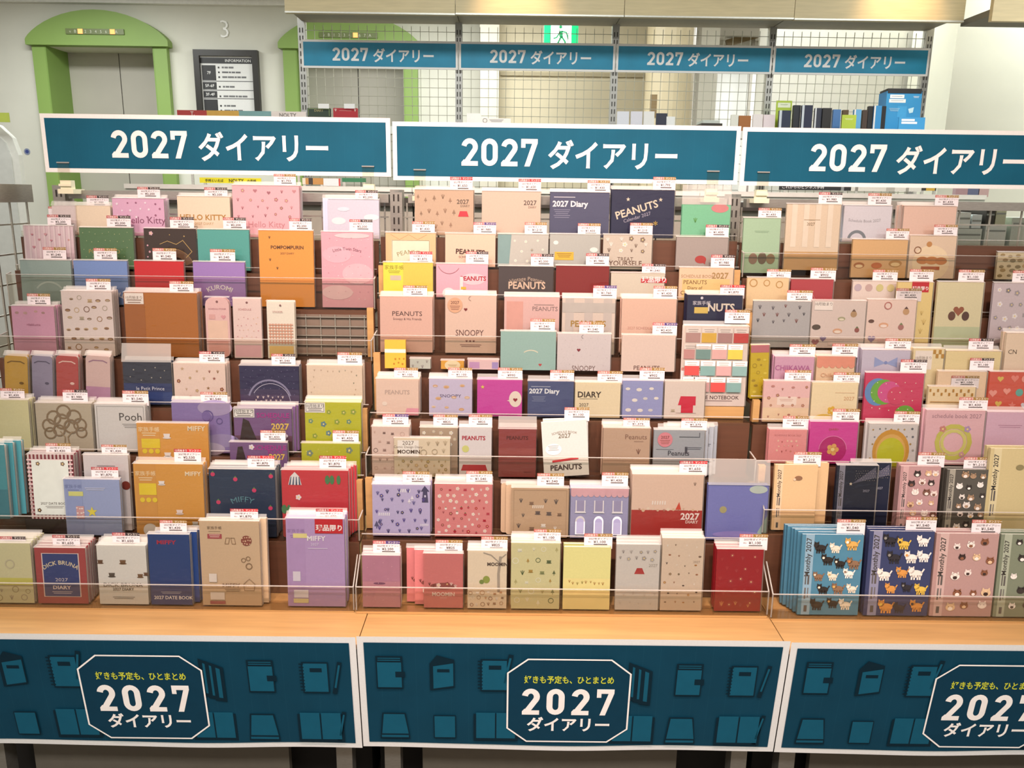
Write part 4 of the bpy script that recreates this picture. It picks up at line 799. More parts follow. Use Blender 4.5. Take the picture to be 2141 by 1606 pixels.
D('B4', 1055, 1170, 621, 'efbcb2', 'rosy landscape diary with soft grey title', 2, None, [('R', .04, .40, .34, .92, 'eca898'), ('V', .7, .4, .3, .12, 'e8b8ac'), ('T', 'PEANUTS', .74, .76, .08, '9a7a74'), ('N', .72, .86, .36, 1, 'a88880')])
D('B4', 1176, 1287, 624, 'ecd2c0', 'checked cream diary with gold capitals', 2, (1240, 1289, 597, 'p', '¥1,760', 621), [('R', .06, 0, .22, 1, 'd8c4b8'), ('R', .42, 0, .58, 1, 'd8c4b8'), ('R', .78, 0, .94, 1, 'd8c4b8'), ('R', 0, .75, 1, .92, 'd0c0b4'), ('T', 'PEANUTS', .5, .50, .115, 'b88a3c', {'b': .02}), ('T', '2027 DIARY', .5, .42, .05, 'c0a060')])
D('B4', 1301, 1415, 625, 'f1c4ac', 'plain salmon peach diary with faint script', 2, (1366, 1415, 598, 'g', '¥1,430', 622), [('T', '2027 SCHEDULE', .36, .46, .05, 'd89a88')])
D('B4', 1438, 1553, 617, '2a2a46', 'navy diary with cream lettering and yellow label', 2, (1505, 1556, 596, 'r', '¥1,870', 619), [('T', 'NUTS', .62, .74, .14, 'e4d4c0', {'b': .03}), ('T', '家族手帳', .26, .84, .06, 'e0d8dc'), ('R', .13, .70, .38, .80, 'e2c060'), ('O', .26, .95, .025, 'e0d8dc')])
D('B4b', 804, 848, 711, 'eba83a', 'small golden yellow memo box', 0, None, [('R', .0, .55, 1, .68, 'f4e0c0'), ('X', 'o', 3, 2, .05, ['b07820'], 4, (.4, .1, .95, .45))], name='memo_box', cat='memo box', slab=1, th=.012, sleeve=False, group='small memo boxes')
D('B4b', 857, 900, 750, 'cdc8b8', 'small pale grey memo box', 0, None, [('X', 'leaf', 2, 2, .09, ['a89890'], 3)], name='memo_box', cat='memo box', slab=1, th=.010, group='small memo boxes')
D('B4b', 922, 970, 754, 'eaa63e', 'small orange memo box with oval label', 0, None, [('V', .5, .45, .34, .22, 'f6dcae'), ('N', .5, .5, .4, 3, 'b88a50')], name='memo_box', cat='memo box', slab=1, th=.010, group='small memo boxes')
D('B4b', 978, 1043, 752, 'edc4c0', 'small pink memo box with lilac squares', 0, None, [('R', .05, .1, .38, .75, 'd09ac0'), ('R', .78, .1, .98, .75, 'b094c4')], name='memo_box', cat='memo box', slab=1, th=.010, group='small memo boxes')
D('B4b', 1047, 1163, 693, 'a3c0b4', 'sea green diary with pale arched title', 1, (1109, 1160, 667, 'g', '¥1,540', 691), [('A', .55, .20, .22, .02, 55, 125, 'e8dcc0'), ('H', .72, .14, .03, 'c84a4a')])
D('B4b', 1166, 1278, 698, 'e2d0cc', 'greyish white landscape diary with a dark heart', 1, (1211, 1262, 673, 'g', '¥1,540', 697), [('H', .4, .56, .035, '8a2a34'), ('A', .48, .92, .03, .012, 90, 270, 'a09090'), ('T', 'SNOOPY', .5, -.0, .10, '8a6a64', {'sx': .8}), ('X', 'o', 6, 4, .006, ['c8b4ae'], 8)])
D('B4b', 1301, 1413, 701, 'f0d4c4', 'cream diary with serif title along the bottom', 1, (1364, 1415, 675, 'p', '¥2,420', 699), [('T', 'PEANUTS', .48, .04, .085, '6a3e34')])
comic = [('R', 0, 0, 1, .16, 'f0d8cc'), ('T', 'SCHEDULE NOTEBOOK', .46, .085, .060, '5a3a38', {'b': .015}), ('N', .5, .06, .6, 1, '8a6a64')]
for r_ in range(4):
    for c_ in range(4):
        u0 = .02+c_*.25-(.08 if r_ % 2 else 0); v0 = .18+(3-r_)*.205
        comic.append(('R', max(0, u0), v0, min(1, u0+.23), v0+.185, ['c2958c', '7a9a92', 'e8b648', 'd89a94', 'b88a84', '84a29a', 'cc4a44'][(r_*3+c_*2) % 7]))
        comic.append(('R', max(0, u0), v0+.12, min(1, u0+.23), v0+.185, 'f4e4d8'))
        comic.append(('N', max(.1, min(.9, u0+.115)), v0+.155, .16, 2, 'b8a298'))
D('B5', 1432, 1566, 682, 'f0dacb', 'tall notebook covered in coloured comic panels', 1, (1515, 1567, 648, 'g', '¥1,870', 671), comic, base=850, dy=.016, rc=.004)
D('B5', 786, 875, 792, 'f2ccb6', 'peach diary with faint embossed title and pink box', 3, (824, 874, 769, 'g', '¥1,100', 791), [('T', 'PEANUTS', .5, .58, .10, 'c8a898', {'b': .02}), ('P', [(.66, 0), (1, 0), (1, .2), (.72, .2)], 'ee9eaa'), ('V', .2, .32, .06, .05, 'f6dcc8')])
D('B5', 897, 987, 792, 'd0c0d6', 'lavender diary with orange cakes and thin title', 2, (937, 987, 769, 'g', '¥1,100', 791), [('T', 'SNOOPY', .5, .50, .075, '5a4a6a', {'sx': 1.2}), ('X', 'bread', 3, 3, .06, ['e0b48a', 'd8a070', 'e8c8b0'], 8)])
D('B5', 998, 1092, 794, 'd24aa0', 'magenta diary with a cream speech bubble', 1, (1041, 1092, 769, 'g', '¥990', 793), [('V', .85, .48, .14, .18, 'f2dcc8'), ('H', .85, .46, .05, '9a2a3a'), ('P', [(.74, .46), (.66, .44), (.75, .40)], 'f2dcc8'), ('S', .12, .80, .05, 'e8c860'), ('L', [(.1, .06), (.9, .05)], .008, '8a2a6a')])
D('B5', 1104, 1200, 797, '50567a', 'slate blue diary with white serif title mid display', 1, (1150, 1200, 774, 'g', '¥990', 797), [('T', '2027 Diary', .36, .66, .105, 'eeeaea', {'b': .03}), ('N', .28, .84, .42, 1, 'c8c8d4'), ('N', .24, .56, .3, 4, '8a8ea8')])
D('B5', 1203, 1298, 800, 'f2dab2', 'buttery cream diary with bold DIARY title', 1, (1249, 1301, 776, 'g', '¥990', 799), [('T', 'DIARY', .32, .58, .13, '4c3c30', {'b': .025}), ('N', .3, .53, .4, 1, '8a7a64'), ('T', '2027', .2, .32, .075, '6a5a4a')])
D('B5', 1303, 1387, 796, '9ea0cc', 'periwinkle diary dotted with little clouds', 1, (1337, 1389, 769, 'g', '¥902', 794), [('X', 'E', 3, 3, .07, ['ece2d8', 'd8d0cc'], 7, (.08, .12, .92, .92))])
D('B5', 1391, 1475, 797, 'ead6c8', 'white diary with a bright red hut', 0, (1424, 1477, 769, 'g', '¥902', 794), [('P', [(.34, .36), (.78, .36), (.78, .60), (.40, .60)], 'd82a44'), ('R', .42, .16, .72, .37, 'd82a44'), ('cup', .22, .22, .06, 'c8b49a'), ('L', [(.3, .155), (.8, .155)], .008, '9a7a70')])
D('B6', 777, 855, 892, 'e4c2b2', 'dusty peach diary with faint line sketches', 2, (800, 854, 866, 'p', '¥2,200', 889), [('X', ['leaf', 'G', 'cup'], 4, 5, .05, ['a88478', '8a6a60', 'd0a898'], 17)])
D('B6', 878, 957, 894, 'b89c82', 'taupe diary with white stars half hidden', 2, (906, 957, 867, 'g', '¥825', 890), [('X', 'F', 4, 3, .05, ['efe2d4', 'd8c4b0'], 6, (.05, .55, .98, .98))], dy=.016)
D('B6', 824, 941, 916, 'e6cfb0', 'cream diary with white scalloped plaque', 0, None, [('R', .06, .50, .44, .94, 'f8eadc'), ('T', '2027', .25, .82, .075, '6a5444'), ('T', 'Comic Design Diary', .25, .74, .045, '8a7464'), ('T', 'MOOMIN', .26, .60, .07, '5a4434', {'b': .025}), ('X', ['leaf', 'F', 'tree'], 6, 4, .035, ['b09468', 'c8a878', 'd8b48a', '9a8a6a'], 31, (.05, .02, .98, .46)), ('X', ['leaf', 'G'], 3, 2, .05, ['b8a080', 'c8b090'], 32, (.5, .55, .98, .95))], dy=-.006, th=.008)
D('B6', 960, 1028, 893, 'e8dad6', 'white diary with red bold title and red roof', 1, (980, 1029, 867, 'g', '¥825', 890), [('T', 'PEANUTS', .45, .74, .13, 'b83040', {'b': .03, 'sx': .95}), ('P', [(.06, .12), (.88, .12), (.82, .24), (.12, .24)], 'c02a34'), ('O', .2, .56, .11, 'dcd680'), ('N', .5, .06, .6, 1, '7a5a58')])
D('B6', 1043, 1121, 897, '94423f', 'maroon diary with dark title under a clear flap', 1, None, [('T', 'PEANUTS', .5, .78, .10, '5c2624', {'b': .02}), ('R', 0, .46, 1, .6, '9c4c46'), ('N', .78, .1, .2, 1, '5c2624')], flap=.030)
D('B6', 1140, 1235, 884, 'd6ccc0', 'light grey tilted diary with a thin red plank', 1, (1180, 1232, 852, 'g', '¥1,100', 875), [('T', 'SCHEDULE BOOK', .5, .79, .05, '8a7a64', {'arc': .6}), ('T', '2027', .5, .70, .10, '7a6a54', {'b': .01}), ('V', .24, .50, .18, .13, 'efe6dc'), ('N', .24, .56, .24, 4, '9a8c80'), ('P', [(.2, .26), (.78, .30), (.78, .34), (.2, .30)], 'c03038'), ('T', 'PEANUTS', .5, .12, .12, '4c3c38', {'b': .03})], rot=-.075, sleeve=False)
D('B6', 1262, 1360, 895, 'c8a68c', 'tan diary with brown handwritten title', 3, (1303, 1358, 874, 'g', '¥1,375', 893), [('T', 'Peanuts', .70, .78, .11, '8a6250'), ('N', .76, .73, .2, 1, '9a7460'), ('leaf', .76, .54, .07, '8a6250')])
D('B6', 1368, 1474, 899, 'a8aaae', 'blue grey comic diary with pink round sticker', 3, (1424, 1478, 875, 'g', '¥1,375', 895), [('T', 'Peanuts', .5, .48, .10, '3c3c44', {'b': .01}), ('L', [(.6, .28), (.98, .28)], .02, '3c3c44'), ('L', [(.05, .6), (.4, .6)], .008, '6a6a72'), ('R', .62, .52, .67, .66, '4a4a52'), ('N', .8, .64, .3, 2, '6a6a72'), ('X', ['leaf', 'E'], 4, 2, .05, ['6a6a72', 'd8d0cc', '7a5a54'], 4, (.05, .03, .95, .3)), ('L', [(.5, .86), (.9, .86), (.9, .95)], .01, '4a4a52')]+RND(.22, .80, 'e08a92'), dx=.013, cp=1)
D('B7', 778, 899, 1013, 'c3b6da', 'lavender diary with purple trees and white fences', 3, (842, 898, 986, 'g', '¥1,540', 1010), [('fence', .55, .88, .055, 'f0eaf4'), ('fence', .2, .42, .05, 'f0eaf4'), ('fence', .9, .22, .035, 'f0eaf4'), ('P', [(.86, .66), (.97, .66), (.95, .88), (.88, .88)], '4c4668'), ('P', [(.84, .87), (.99, .87), (.91, .98)], '4c4668'), ('R', .90, .76, .93, .80, 'd8d0e8'), ('tree', .07, .22, .07, '5a5478'), ('tree', .12, .28, .05, '5a5478'), ('tree', .64, .68, .05, 'eee6f2'), ('tree', .69, .74, .05, 'eee6f2'), ('X', 'leaf', 5, 5, .04, ['5c4c94', '6a629a', '4c4474'], 23), ('X', 'F', 3, 3, .03, ['5c4c94', '4c4474'], 24)], cp=1)
D('B7', 909, 1029, 1012, 'e28a88', 'coral pink diary strewn with cups and berries', 3, (975, 1029, 985, 'g', '¥1,540', 1010), [('X', ['F', 'cup', 'leaf', 'cherry', 'F'], 7, 8, .032, ['b82438', 'f6e2da', 'c04050', 'f4d8d0', 'a84a54'], 41)], cp=1)
D('B7', 1070, 1190, 1020, 'c8a685', 'tan rounded diary with white and grey motifs', 2, (1123, 1179, 990, 'g', '¥1,540', 1015), [('L', [(.04, 0), (.04, .95), (.96, .95), (.96, 0)], .006, 'a88668'), ('fence', .46, .62, .05, 'efe2d2'), ('X', ['leaf', 'cup'], 4, 3, .05, ['8a6c56', 'f0e4d6', '6a5c56'], 13, (.08, .1, .92, .85))], dx=-.012, rc=.006)
D('B7', 1194, 1315, 1021, 'a6a2c4', 'periwinkle diary printed as a house front', 2, (1258, 1313, 988, 'g', '¥1,430', 1013), [('R', 0, .88, 1, 1, 'e2aeb4')]+[('O', .05+i*.1, .88, .05, 'e2aeb4') for i in range(10)]+[('R', u-.085, .52, u+.085, .76, 'f0e8ea') for u in (.17, .49, .81)]+[('R', u-.065, .545, u+.065, .76, 'a49cbc') for u in (.17, .49, .81)]+[('R', u-.095, .51, u+.095, .53, 'f4eef0') for u in (.17, .49, .81)]+[('V', u, .34, .085, .10, 'f0e8ea') for u in (.17, .49, .81)]+[('R', u-.085, .08, u+.085, .34, 'f0e8ea') for u in (.17, .49, .81)]+[('V', u, .33, .062, .07, 'a49cbc') for u in (.17, .49, .81)]+[('R', u-.062, .1, u+.062, .33, 'ada6c2') for u in (.17, .49, .81)])
D('B7', 1323, 1472, 992, 'e6c8b2', 'two-tone diary with cream top and red lower half', 4, (1420, 1478, 964, 'r', '¥1,650', 989), [('R', 0, 0, 1, .45, 'ac3530'), ('X', ['o', 'leaf'], 14, 1, .022, ['e8d4bc', 'd8b898', 'b07a60'], 12, (.01, .42, .99, .50)), ('fence', .38, .56, .05, 'f2e6da'), ('P', [(.62, .46), (.70, .46), (.67, .58)], 'd04a36'), ('leaf', .88, .86, .03, 'a08878'), ('T', '2027', .83, .31, .095, 'f4e2d8', {'b': .03}), ('T', 'DIARY', .86, .25, .045, 'f0d8cc', {'b': .02})])
D('B7', 1482, 1608, 1014, '7f84c6', 'translucent blue pouch with a soft yellow spot', 1, None, [('O', .26, .55, .06, 'b0a878'), ('V', .83, .92, .15, .07, 'c4d2c8'), ('P', [(.78, 0), (1, 0), (1, .45)], 'a4bcb4'), ('V', .5, .1, .4, .06, '9a8ed0')], name='clear_pouch', cat='pouch', slab=1, th=.006, flap=.058, group='clear pouches')
D('B8', 757, 836, 1161, 'c88a98', 'mauve rose diary in the front tray', 2, (780, 836, 1131, 'p', '¥2,200', 1157), [('R', 0, .5, 1, 1, 'bd8096'), ('V', .45, .46, .16, .03, '7c4a66'), ('X', 'o', 4, 3, .01, ['e0b0b8'], 5)])
D('B8', 886, 968, 1157, 'cf7674', 'rose red diary with small white lettering', 2, (911, 967, 1129, 'g', '¥825', 1154), [('V', .5, .40, .34, .09, '8a4a44'), ('X', ['leaf', 'F'], 7, 1, .06, ['7a3a36', 'e8c4b8', '9a4c46'], 8, (.12, .36, .9, .48)), ('T', 'MOOMIN', .5, .22, .10, 'f4dcd4', {'b': .03}), ('N', .5, .18, .18, 1, 'e8b8b0')], dx=-.021, cp=1)
D('B8', 978, 1060, 1151, 'ead8bc', 'cream diary with a grey tree and green bushes', 2, (1006, 1061, 1122, 'g', '¥825', 1149), [('L', [(.8, .28), (.79, .6), (.84, .9)], .07, 'a89c8c'), ('L', [(.80, .8), (.6, .92), (.4, .96)], .03, 'a89c8c'), ('L', [(.82, .85), (.98, .94)], .03, 'a89c8c'), ('V', .48, .50, .09, .10, '94a04a'), ('V', .36, .46, .06, .06, '7a8c44'), ('T', 'MOOMIN', .76, .74, .09, '5a4a42', {'b': .03}), ('X', ['leaf', 'cup', 'G'], 6, 3, .05, ['c89a74', '9a5a44', 'f6ece0', 'a8866a'], 15, (.04, .03, .96, .32))])
D('B8', 1070, 1172, 1135, 'd8d29e', 'pale lime diary with round stamps and plants', 3, (1116, 1172, 1107, 'g', '¥1,100', 1133), [('X', ['G', 'leaf', 'tree', 'cup'], 4, 6, .055, ['8a9060', '5c6a44', 'b8b078', 'e8e4c8', 'b09048'], 19)])
D('B8', 1179, 1278, 1144, 'bdb878', 'olive green gradient diary with grass sketch', 1, (1221, 1280, 1116, 'g', '¥1,100', 1142), [('R', 0, 0, 1, .3, 'cdb878'), ('R', 0, .3, 1, .5, 'c5b878'), ('X', 'leaf', 9, 1, .04, ['8a7a3c', '9a7840'], 6, (.1, .38, .92, .5))], sleeve=False)
D('B8', 1290, 1381, 1138, 'd4cdc4', 'pale grey diary with a small red dress shape', 1, None, [('P', [(.42, .55), (.66, .55), (.60, .64), (.48, .64)], 'b03a38'), ('T', '2027', .85, .66, .075, 'b0a498'), ('X', ['leaf', 'F'], 5, 2, .05, ['a89e98', 'b4aca4'], 8, (.05, .72, .95, .96)), ('X', 'leaf', 4, 2, .04, ['c8beb4'], 9, (.05, .05, .95, .3))], flap=.020)
D('B8', 1386, 1473, 1125, 'dcc9b2', 'beige diary sprinkled with tiny plants and seeds', 2, None, [('X', ['leaf', 'tree', 'E', 'F'], 4, 7, .032, ['7a6250', 'a06a4c', 'f0e6d8', '4c3c36', 'b4804c'], 27), ('T', '2027', .84, .66, .06, 'b09c88')])
D('B8', 1500, 1597, 1148, 'a41c28', 'deep red diary with tone-on-tone flowers', 2, (1545, 1604, 1117, 'g', '¥1,100', 1145), [('X', ['F', 'leaf'], 4, 5, .05, ['b43a3c', 'b04448'], 22), ('X', ['leaf', 'S'], 3, 1, .06, ['d88a58'], 5, (.05, .04, .95, .18))])
# ---- right bay
D('C2', 1556, 1633, 456, 'a6c6a4', 'mint green diary with three brown ovals', 3, (1585, 1633, 435, 'g', '¥1,430', 456), [('N', .5, .76, .4, 2, '8aa888'), ('V', .3, .26, .12, .15, '8a705c'), ('V', .55, .27, .12, .16, '6a5a44'), ('V', .78, .26, .12, .14, '8a7450')], base=572)
D('C2', 1646, 1759, 427, 'decbb0', 'beige striped diary with a tan lower half', 2, (1711, 1760, 402, 'k', '¥1,980', 425), [('R', .1+i*.22, .35, .2+i*.22, 1, 'e6d8c2') for i in range(4)]+[('R', 0, 0, 1, .28, 'c8a06a'), ('T', '2027', .46, .68, .055, '9a8060'), ('N', .48, .76, .3, 1, 'b8a080')], base=566)
D('C1', 1766, 1866, 430, 'd8d4da', 'white grey diary with a dark grey arch', 2, (1814, 1863, 404, 'g', '¥1,430', 428), [('A', .30, .06, .17, .06, 10, 170, '7a8086'), ('T', 'Schedule Book 2027', .44, .54, .06, 'a8a4a8', {'arc': -.3})])
D('C1', 1891, 2001, 431, 'e4c4b2', 'plain rosy beige diary on the back tier', 3, (1954, 2003, 408, 'g', '¥1,430', 430))
D('C2', 1784, 1899, 501, 'd9b27c', 'tan diary with a row of bread slices', 1, (1852, 1900, 478, 'g', '¥1,540', 499), [('bread', .14, .32, .10, 'a86a30', 'e8d0a0'), ('bread', .46, .32, .10, 'c06a2a', 'c8702e'), ('bread', .80, .38, .12, 'b88a44', 'e6cc94')], dx=-.010)
D('C2', 1904, 2001, 493, 'e0cbb0', 'beige diary with a cream oval and braided loaf', 1, (1952, 2001, 470, 'g', '¥1,540', 491), [('V', .48, .36, .40, .38, 'ecd9b4'), ('O', .42, .80, .06, 'c08a4c'), ('G', .18, .66, .07, '8a5a34'), ('V', .30, .42, .13, .08, 'c8813c'), ('V', .5, .42, .14, .085, 'd08c46'), ('V', .70, .41, .13, .08, 'c8813c'), ('R', .28, .2, .68, .28, 'b05a28')])
D('C2', 2087, 2180, 528, 'd3c7a4', 'pale olive diary scattered with seeds', 1, None, [('X', 'E', 5, 5, .06, ['a08a5a', '8a7a50', 'b89a68'], 16)])
D('C3', 1563, 1650, 581, 'f2d3a2', 'yellow cream diary with orange ovals half hidden', 1, (1603, 1653, 563, 'g', '¥902', 583), [('X', 'G', 3, 1, .08, ['c89a5a'], 5, (.05, .75, .95, .92))])
D('C3', 1655, 1743, 584, 'b8444a', 'raspberry red diary half hidden in the right bay', 2, (1694, 1747, 560, 'g', '¥902', 583), [('L', [(.4, .4), (.5, .6), (.6, .4)], .02, 'cc7070')])
D('C3', 1784, 1875, 588, 'f0ddd0', 'white diary with a row of pastel circles', 2, (1824, 1876, 564, 'g', '¥1,100', 586), [('O', .12+i*.25, .80, .085, c) for i, c in enumerate(('c8b4bc', 'd0b0a8', 'd8cc8a', 'e8d89a'))])
D('C4', 1878, 1952, 590, 'ecd58e', 'custard yellow diary with a red limited tag', 0, (1901, 1951, 563, 'g', '¥1,540', 585), [('X', 'leaf', 2, 3, .09, ['d8bc70'], 6, (.3, .2, .95, .6))]+LIMIT(.93, .64), dy=.0115)
D('C4', 1962, 2058, 590, 'e2dab0', 'pale green and cream two-tone diary', 2, (2003, 2057, 564, 'g', '¥1,100', 587), [('R', 0, 0, 1, .34, 'c4cda4'), ('H', .5, .58, .12, '9a5a3c'), ('V', .36, .5, .08, .1, '6a4432'), ('V', .66, .5, .08, .1, '58382c')])
D('C4', 2079, 2170, 592, 'cfc2c6', 'grey lavender diary with white blossoms at the edge', 2, (2116, 2166, 566, 'g', '¥1,540', 588), [('X', 'F', 4, 5, .06, ['f0eaea', '8a8486', 'a8a0a4'], 18)])
D('C4', 1576, 1696, 630, 'b7b4b2', 'blue grey diary with leafy twigs', 2, (1645, 1698, 607, 'g', '¥1,430', 629), [('X', 'leaf', 4, 3, .04, ['4c4a50', '6a6468', '8a5a54'], 14, (.05, .5, .95, .95))], dz=.002)
D('C4', 1699, 1812, 629, 'e0cdc2', 'pinkish diary with fruit and white label', 4, None, [('cherry', .78, .74, .08, 'b8946c', '6a4c3c'), ('bread', .56, .62, .07, 'a8a480', 'e8dcc0'), ('cherry', .86, .40, .06, '9a5a50', '6a7a4c'), ('bread', .5, .36, .09, 'dca884', 'f2e0cc'), ('H', .1, .12, .07, 'a8686a'), ('H', .24, .2, .06, '8a7a9a'), ('E', .1, .44, .08, '5a4c40'), ('R', .34, .06, .9, .14, 'ecd4c8')]+[('R', .04, .80, .38, .98, 'f6ebe0'), ('T', '10月始まり', .21, .90, .05, '5c504a')])
D('C4', 1815, 1917, 627, 'eed6c8', 'rosy diary with fruit and purple heart', 0, (1873, 1926, 603, 'g', '¥1,430', 625), [('cherry', .80, .78, .09, 'c8a074', '6a4c44'), ('bread', .36, .48, .10, 'e4b08c', 'f6e6da'), ('cherry', .72, .46, .08, 'b07870', '7a8a5c'), ('E', .1, .56, .06, '6a4c40'), ('H', .13, .2, .08, '9a8aaa'), ('G', .42, .88, .07, 'c07a70'), ('R', .26, .12, .92, .2, 'f0cfc6')])
D('C5', 1574, 1612, 722, 'cfb428', 'narrow mustard sticker pack with pink header', 1, None, [('R', 0, .86, 1, 1, 'c07278'), ('X', ['G', 'E', 'S'], 2, 6, .10, ['e2cc4a', 'a88c20'], 6, (.08, .05, .92, .8))], name='sticker_pack', cat='sticker pack', slab=1, th=.004, group='sticker packs', rot=-.03)
D('C5', 1621, 1703, 746, 'dca8c0', 'orchid pink diary with rounded purple title', 2, (1650, 1704, 720, 'g', '¥825', 742), [('T', 'CHIIKAWA', .46, .68, .13, 'b86a9a', {'b': .02})])
D('C5', 1709, 1788, 745, 'f2cfa8', 'peach diary with orange scalloped edge', 2, (1739, 1793, 719, 'g', '¥825', 742), [('R', 0, .80, 1, 1, 'ec9a80')]+[('O', .08+i*.168, .80, .085, 'ec9a80') for i in range(6)]+[('T', 'Chiikawa', .4, .52, .11, 'e0a880')])
D('C5', 1804, 1904, 732, 'ccc6d8', 'pale blue diary with a big blue bow', 2, (1850, 1904, 708, 'g', '¥1,100', 730), [('P', [(.5, .74), (.26, .66), (.26, .86)], '9aa8d4'), ('P', [(.5, .74), (.74, .66), (.74, .86)], '9aa8d4'), ('O', .5, .75, .035, '8494c8'), ('V', .48, .5, .34, .08, 'eed8e0')])
D('C5', 1911, 1975, 729, 'f0dfae', 'narrow cream diary with a white label', 1, None, [('R', .06, .60, .62, .96, 'f6ecdf'), ('T', '10月始まり', .34, .80, .08, '7a6a54')]+[('R', .64+.09*i, .90-.08*(i % 2), .73+.09*i, .98-.08*(i % 2), 'c0903c') for i in range(4)])
D('C5', 1979, 2094, 734, 'eedca4', 'plain pale yellow diary in the right bay', 1, (2024, 2076, 708, 'k', '¥1,100', 731))
D('C5', 2106, 2200, 697, 'f0d9bd', 'plain cream diary cut by the right edge', 1, None, [('T', 'CN', .16, .70, .10, '6a5a4a')])
D('C6', 1598, 1695, 797, 'f2c4c0', 'pink to cream gradient diary with small flowers', 2, (1640, 1695, 774, 'g', '¥1,100', 796), [('R', 0, 0, 1, .4, 'f4d6b0'), ('R', 0, .35, 1, .6, 'f3ceb8'), ('R', .3, .42, .72, .62, 'f8e2d2'), ('N', .5, .55, .3, 2, 'd8a898'), ('X', ['leaf', 'F', 'E'], 4, 4, .035, ['c88a80', 'd8a088', 'b87a6a'], 26)])
D('C6', 1699, 1795, 800, 'f8e4b8', 'ivory diary with a yellow flower', 1, (1742, 1797, 779, 'g', '¥1,100', 800), [('T', '2027', .82, .56, .085, 'dca878'), ('N', .72, .74, .42, 1, 'e0b890'), ('F', .46, .30, .10, 'eec24a'), ('V', .3, .10, .22, .10, 'eec85a'), ('V', .8, .04, .3, .06, 'f0b4a8')])
D('C6', 1811, 1933, 780, 'd4486a', 'hot pink diary with blue green and pink swirls', 2, (1882, 1937, 752, 'k', '¥1,430', 775), [('V', .22, .62, .22, .24, '6a94c8'), ('V', .32, .62, .22, .22, '74b244'), ('V', .42, .62, .20, .19, 'd85a94'), ('V', .55, .55, .16, .16, 'd4486a'), ('V', .72, .18, .18, .16, '74b244'), ('X', 'S', 5, 4, .014, ['f8f0d8'], 6, (.08, .2, .9, .9))], rough=.25)
D('C6', 1962, 2064, 777, 'eed2ae', 'plain beige diary behind the checked one', 0, (2027, 2077, 749, 'k', '¥1,100', 770), dy=.008)
D('C6', 1942, 2040, 809, 'f2deb0', 'cream diary with brown checks and curled shapes', 0, (1988, 2046, 786, 'g', '¥1,100', 807), [('R', .02+i*.0815, .86-.1*(i % 2), .06+i*.0815, .94-.1*(i % 2), 'b8883c') for i in range(12)]+[('bread', .3, .36, .14, 'dca060', 'f4e6c8'), ('bread', .66, .38, .14, 'e0b070', 'f4e6c8'), ('L', [(.05, .60), (.95, .60)], .015, 'b8883c')], dy=-.004)
D('C6', 2071, 2190, 778, 'd8604c', 'coral orange diary with pastel stickers at the edge', 1, None, [('X', ['O', 'S', 'H', 'G'], 4, 4, .07, ['dcd8dc', 'e0c060', 'e88a7a', '6ab0a0', 'f0a090'], 16)], rough=.3)
D('C7', 1609, 1688, 898, 'eb9a98', 'salmon pink diary with a ring of small flowers', 2, (1636, 1690, 870, 'g', '¥825', 893), [('T', 'SCHEDULE BOOK 2027', .5, .80, .05, 'c87a78'), ('X', ['F', 'leaf'], 5, 3, .03, ['b8605c', 'c8786c', 'f4c4b4'], 13, (.2, .3, .8, .72))])
D('C7', 1695, 1795, 882, 'd8489c', 'vivid magenta diary with a crimson round window', 1, (1740, 1796, 855, 'g', '¥1,100', 880), [('O', .5, .34, .29, 'b82a70'), ('A', .5, .34, .29, .012, 0, 180, 'e88ab8'), ('F', .5, .34, .13, 'e2a860'), ('T', 'DIARY', .5, .80, .05, 'c05a5a', {'arc': .6})])
D('C7', 1818, 1920, 886, 'd4d0cc', 'pale grey diary with a gold scalloped oval', 3, (1868, 1922, 860, 'g', '¥1,100', 885), [('X', ['o', 'F'], 7, 5, .022, ['6a6e74', 'a88a50', '8a8e94'], 14), ('V', .48, .32, .38, .46, 'cf9a3c'), ('V', .48, .30, .31, .38, 'dcb060'), ('V', .48, .26, .28, .34, 'c2c62e')], dx=-.004, cp=1)
D('C7', 1938, 2061, 858, 'e9bcc2', 'rose pink diary with a lime wreath', 2, (2004, 2064, 831, 'g', '¥1,430', 855), [('T', 'schedule book 2027', .52, .86, .075, 'b08a94'), ('G', .5, .42, .28, 'ccc860'), ('G', .5, .42, .20, 'd8d27a'), ('F', .3, .66, .06, 'd08a80'), ('F', .72, .66, .06, 'b89ac0'), ('F', .66, .2, .05, 'd8a0a8')], dx=-.003)
D('C7', 2065, 2190, 862, 'e0b8cc', 'orchid pink diary cut by the right edge', 2, None, [('N', .4, .75, .4, 2, 'c090a8'), ('V', .45, .3, .2, .05, 'a88a94')])
D('C8', 1621, 1711, 972, 'd8b384', 'sand monthly diary with a brown hedgehog shape', 1, (1659, 1716, 945, 'g', '¥1,210', 970), MONTH('e0c09a')+[('V', .56, .80, .09, .055, '8a6448'), ('V', .47, .78, .03, .03, 'e0c0a0')], dx=.030, sleeve=False, cp=1)
D('C8', 1751, 1836, 973, '1f2436', 'midnight monthly diary with a silver comet', 1, None, MONTH('8a8a98')+[('S', .36, .72, .045, 'd8ccb0'), ('P', [(.38, .72), (.95, .98), (.98, .82)], '545464'), ('X', 'o', 9, 5, .007, ['b8b0a4'], 8, (.45, .76, .98, .93)), ('T', '2027', .75, .60, .06, 'a8a8b4')], dx=.038, cp=1, rough=.3)
D('C8', 1884, 1968, 975, 'b48e8c', 'rose mauve monthly diary on the second tier', 1, (1918, 1974, 946, 'g', '¥1,210', 972), MONTH('c8a4a0')+[('X', 'cat', 3, 6, .085, ['f0e4d8', '3c302e', '7a5444', 'd8b48a', 'e8d8cc'], 51, (.24, .03, .98, .97))], sleeve=False)
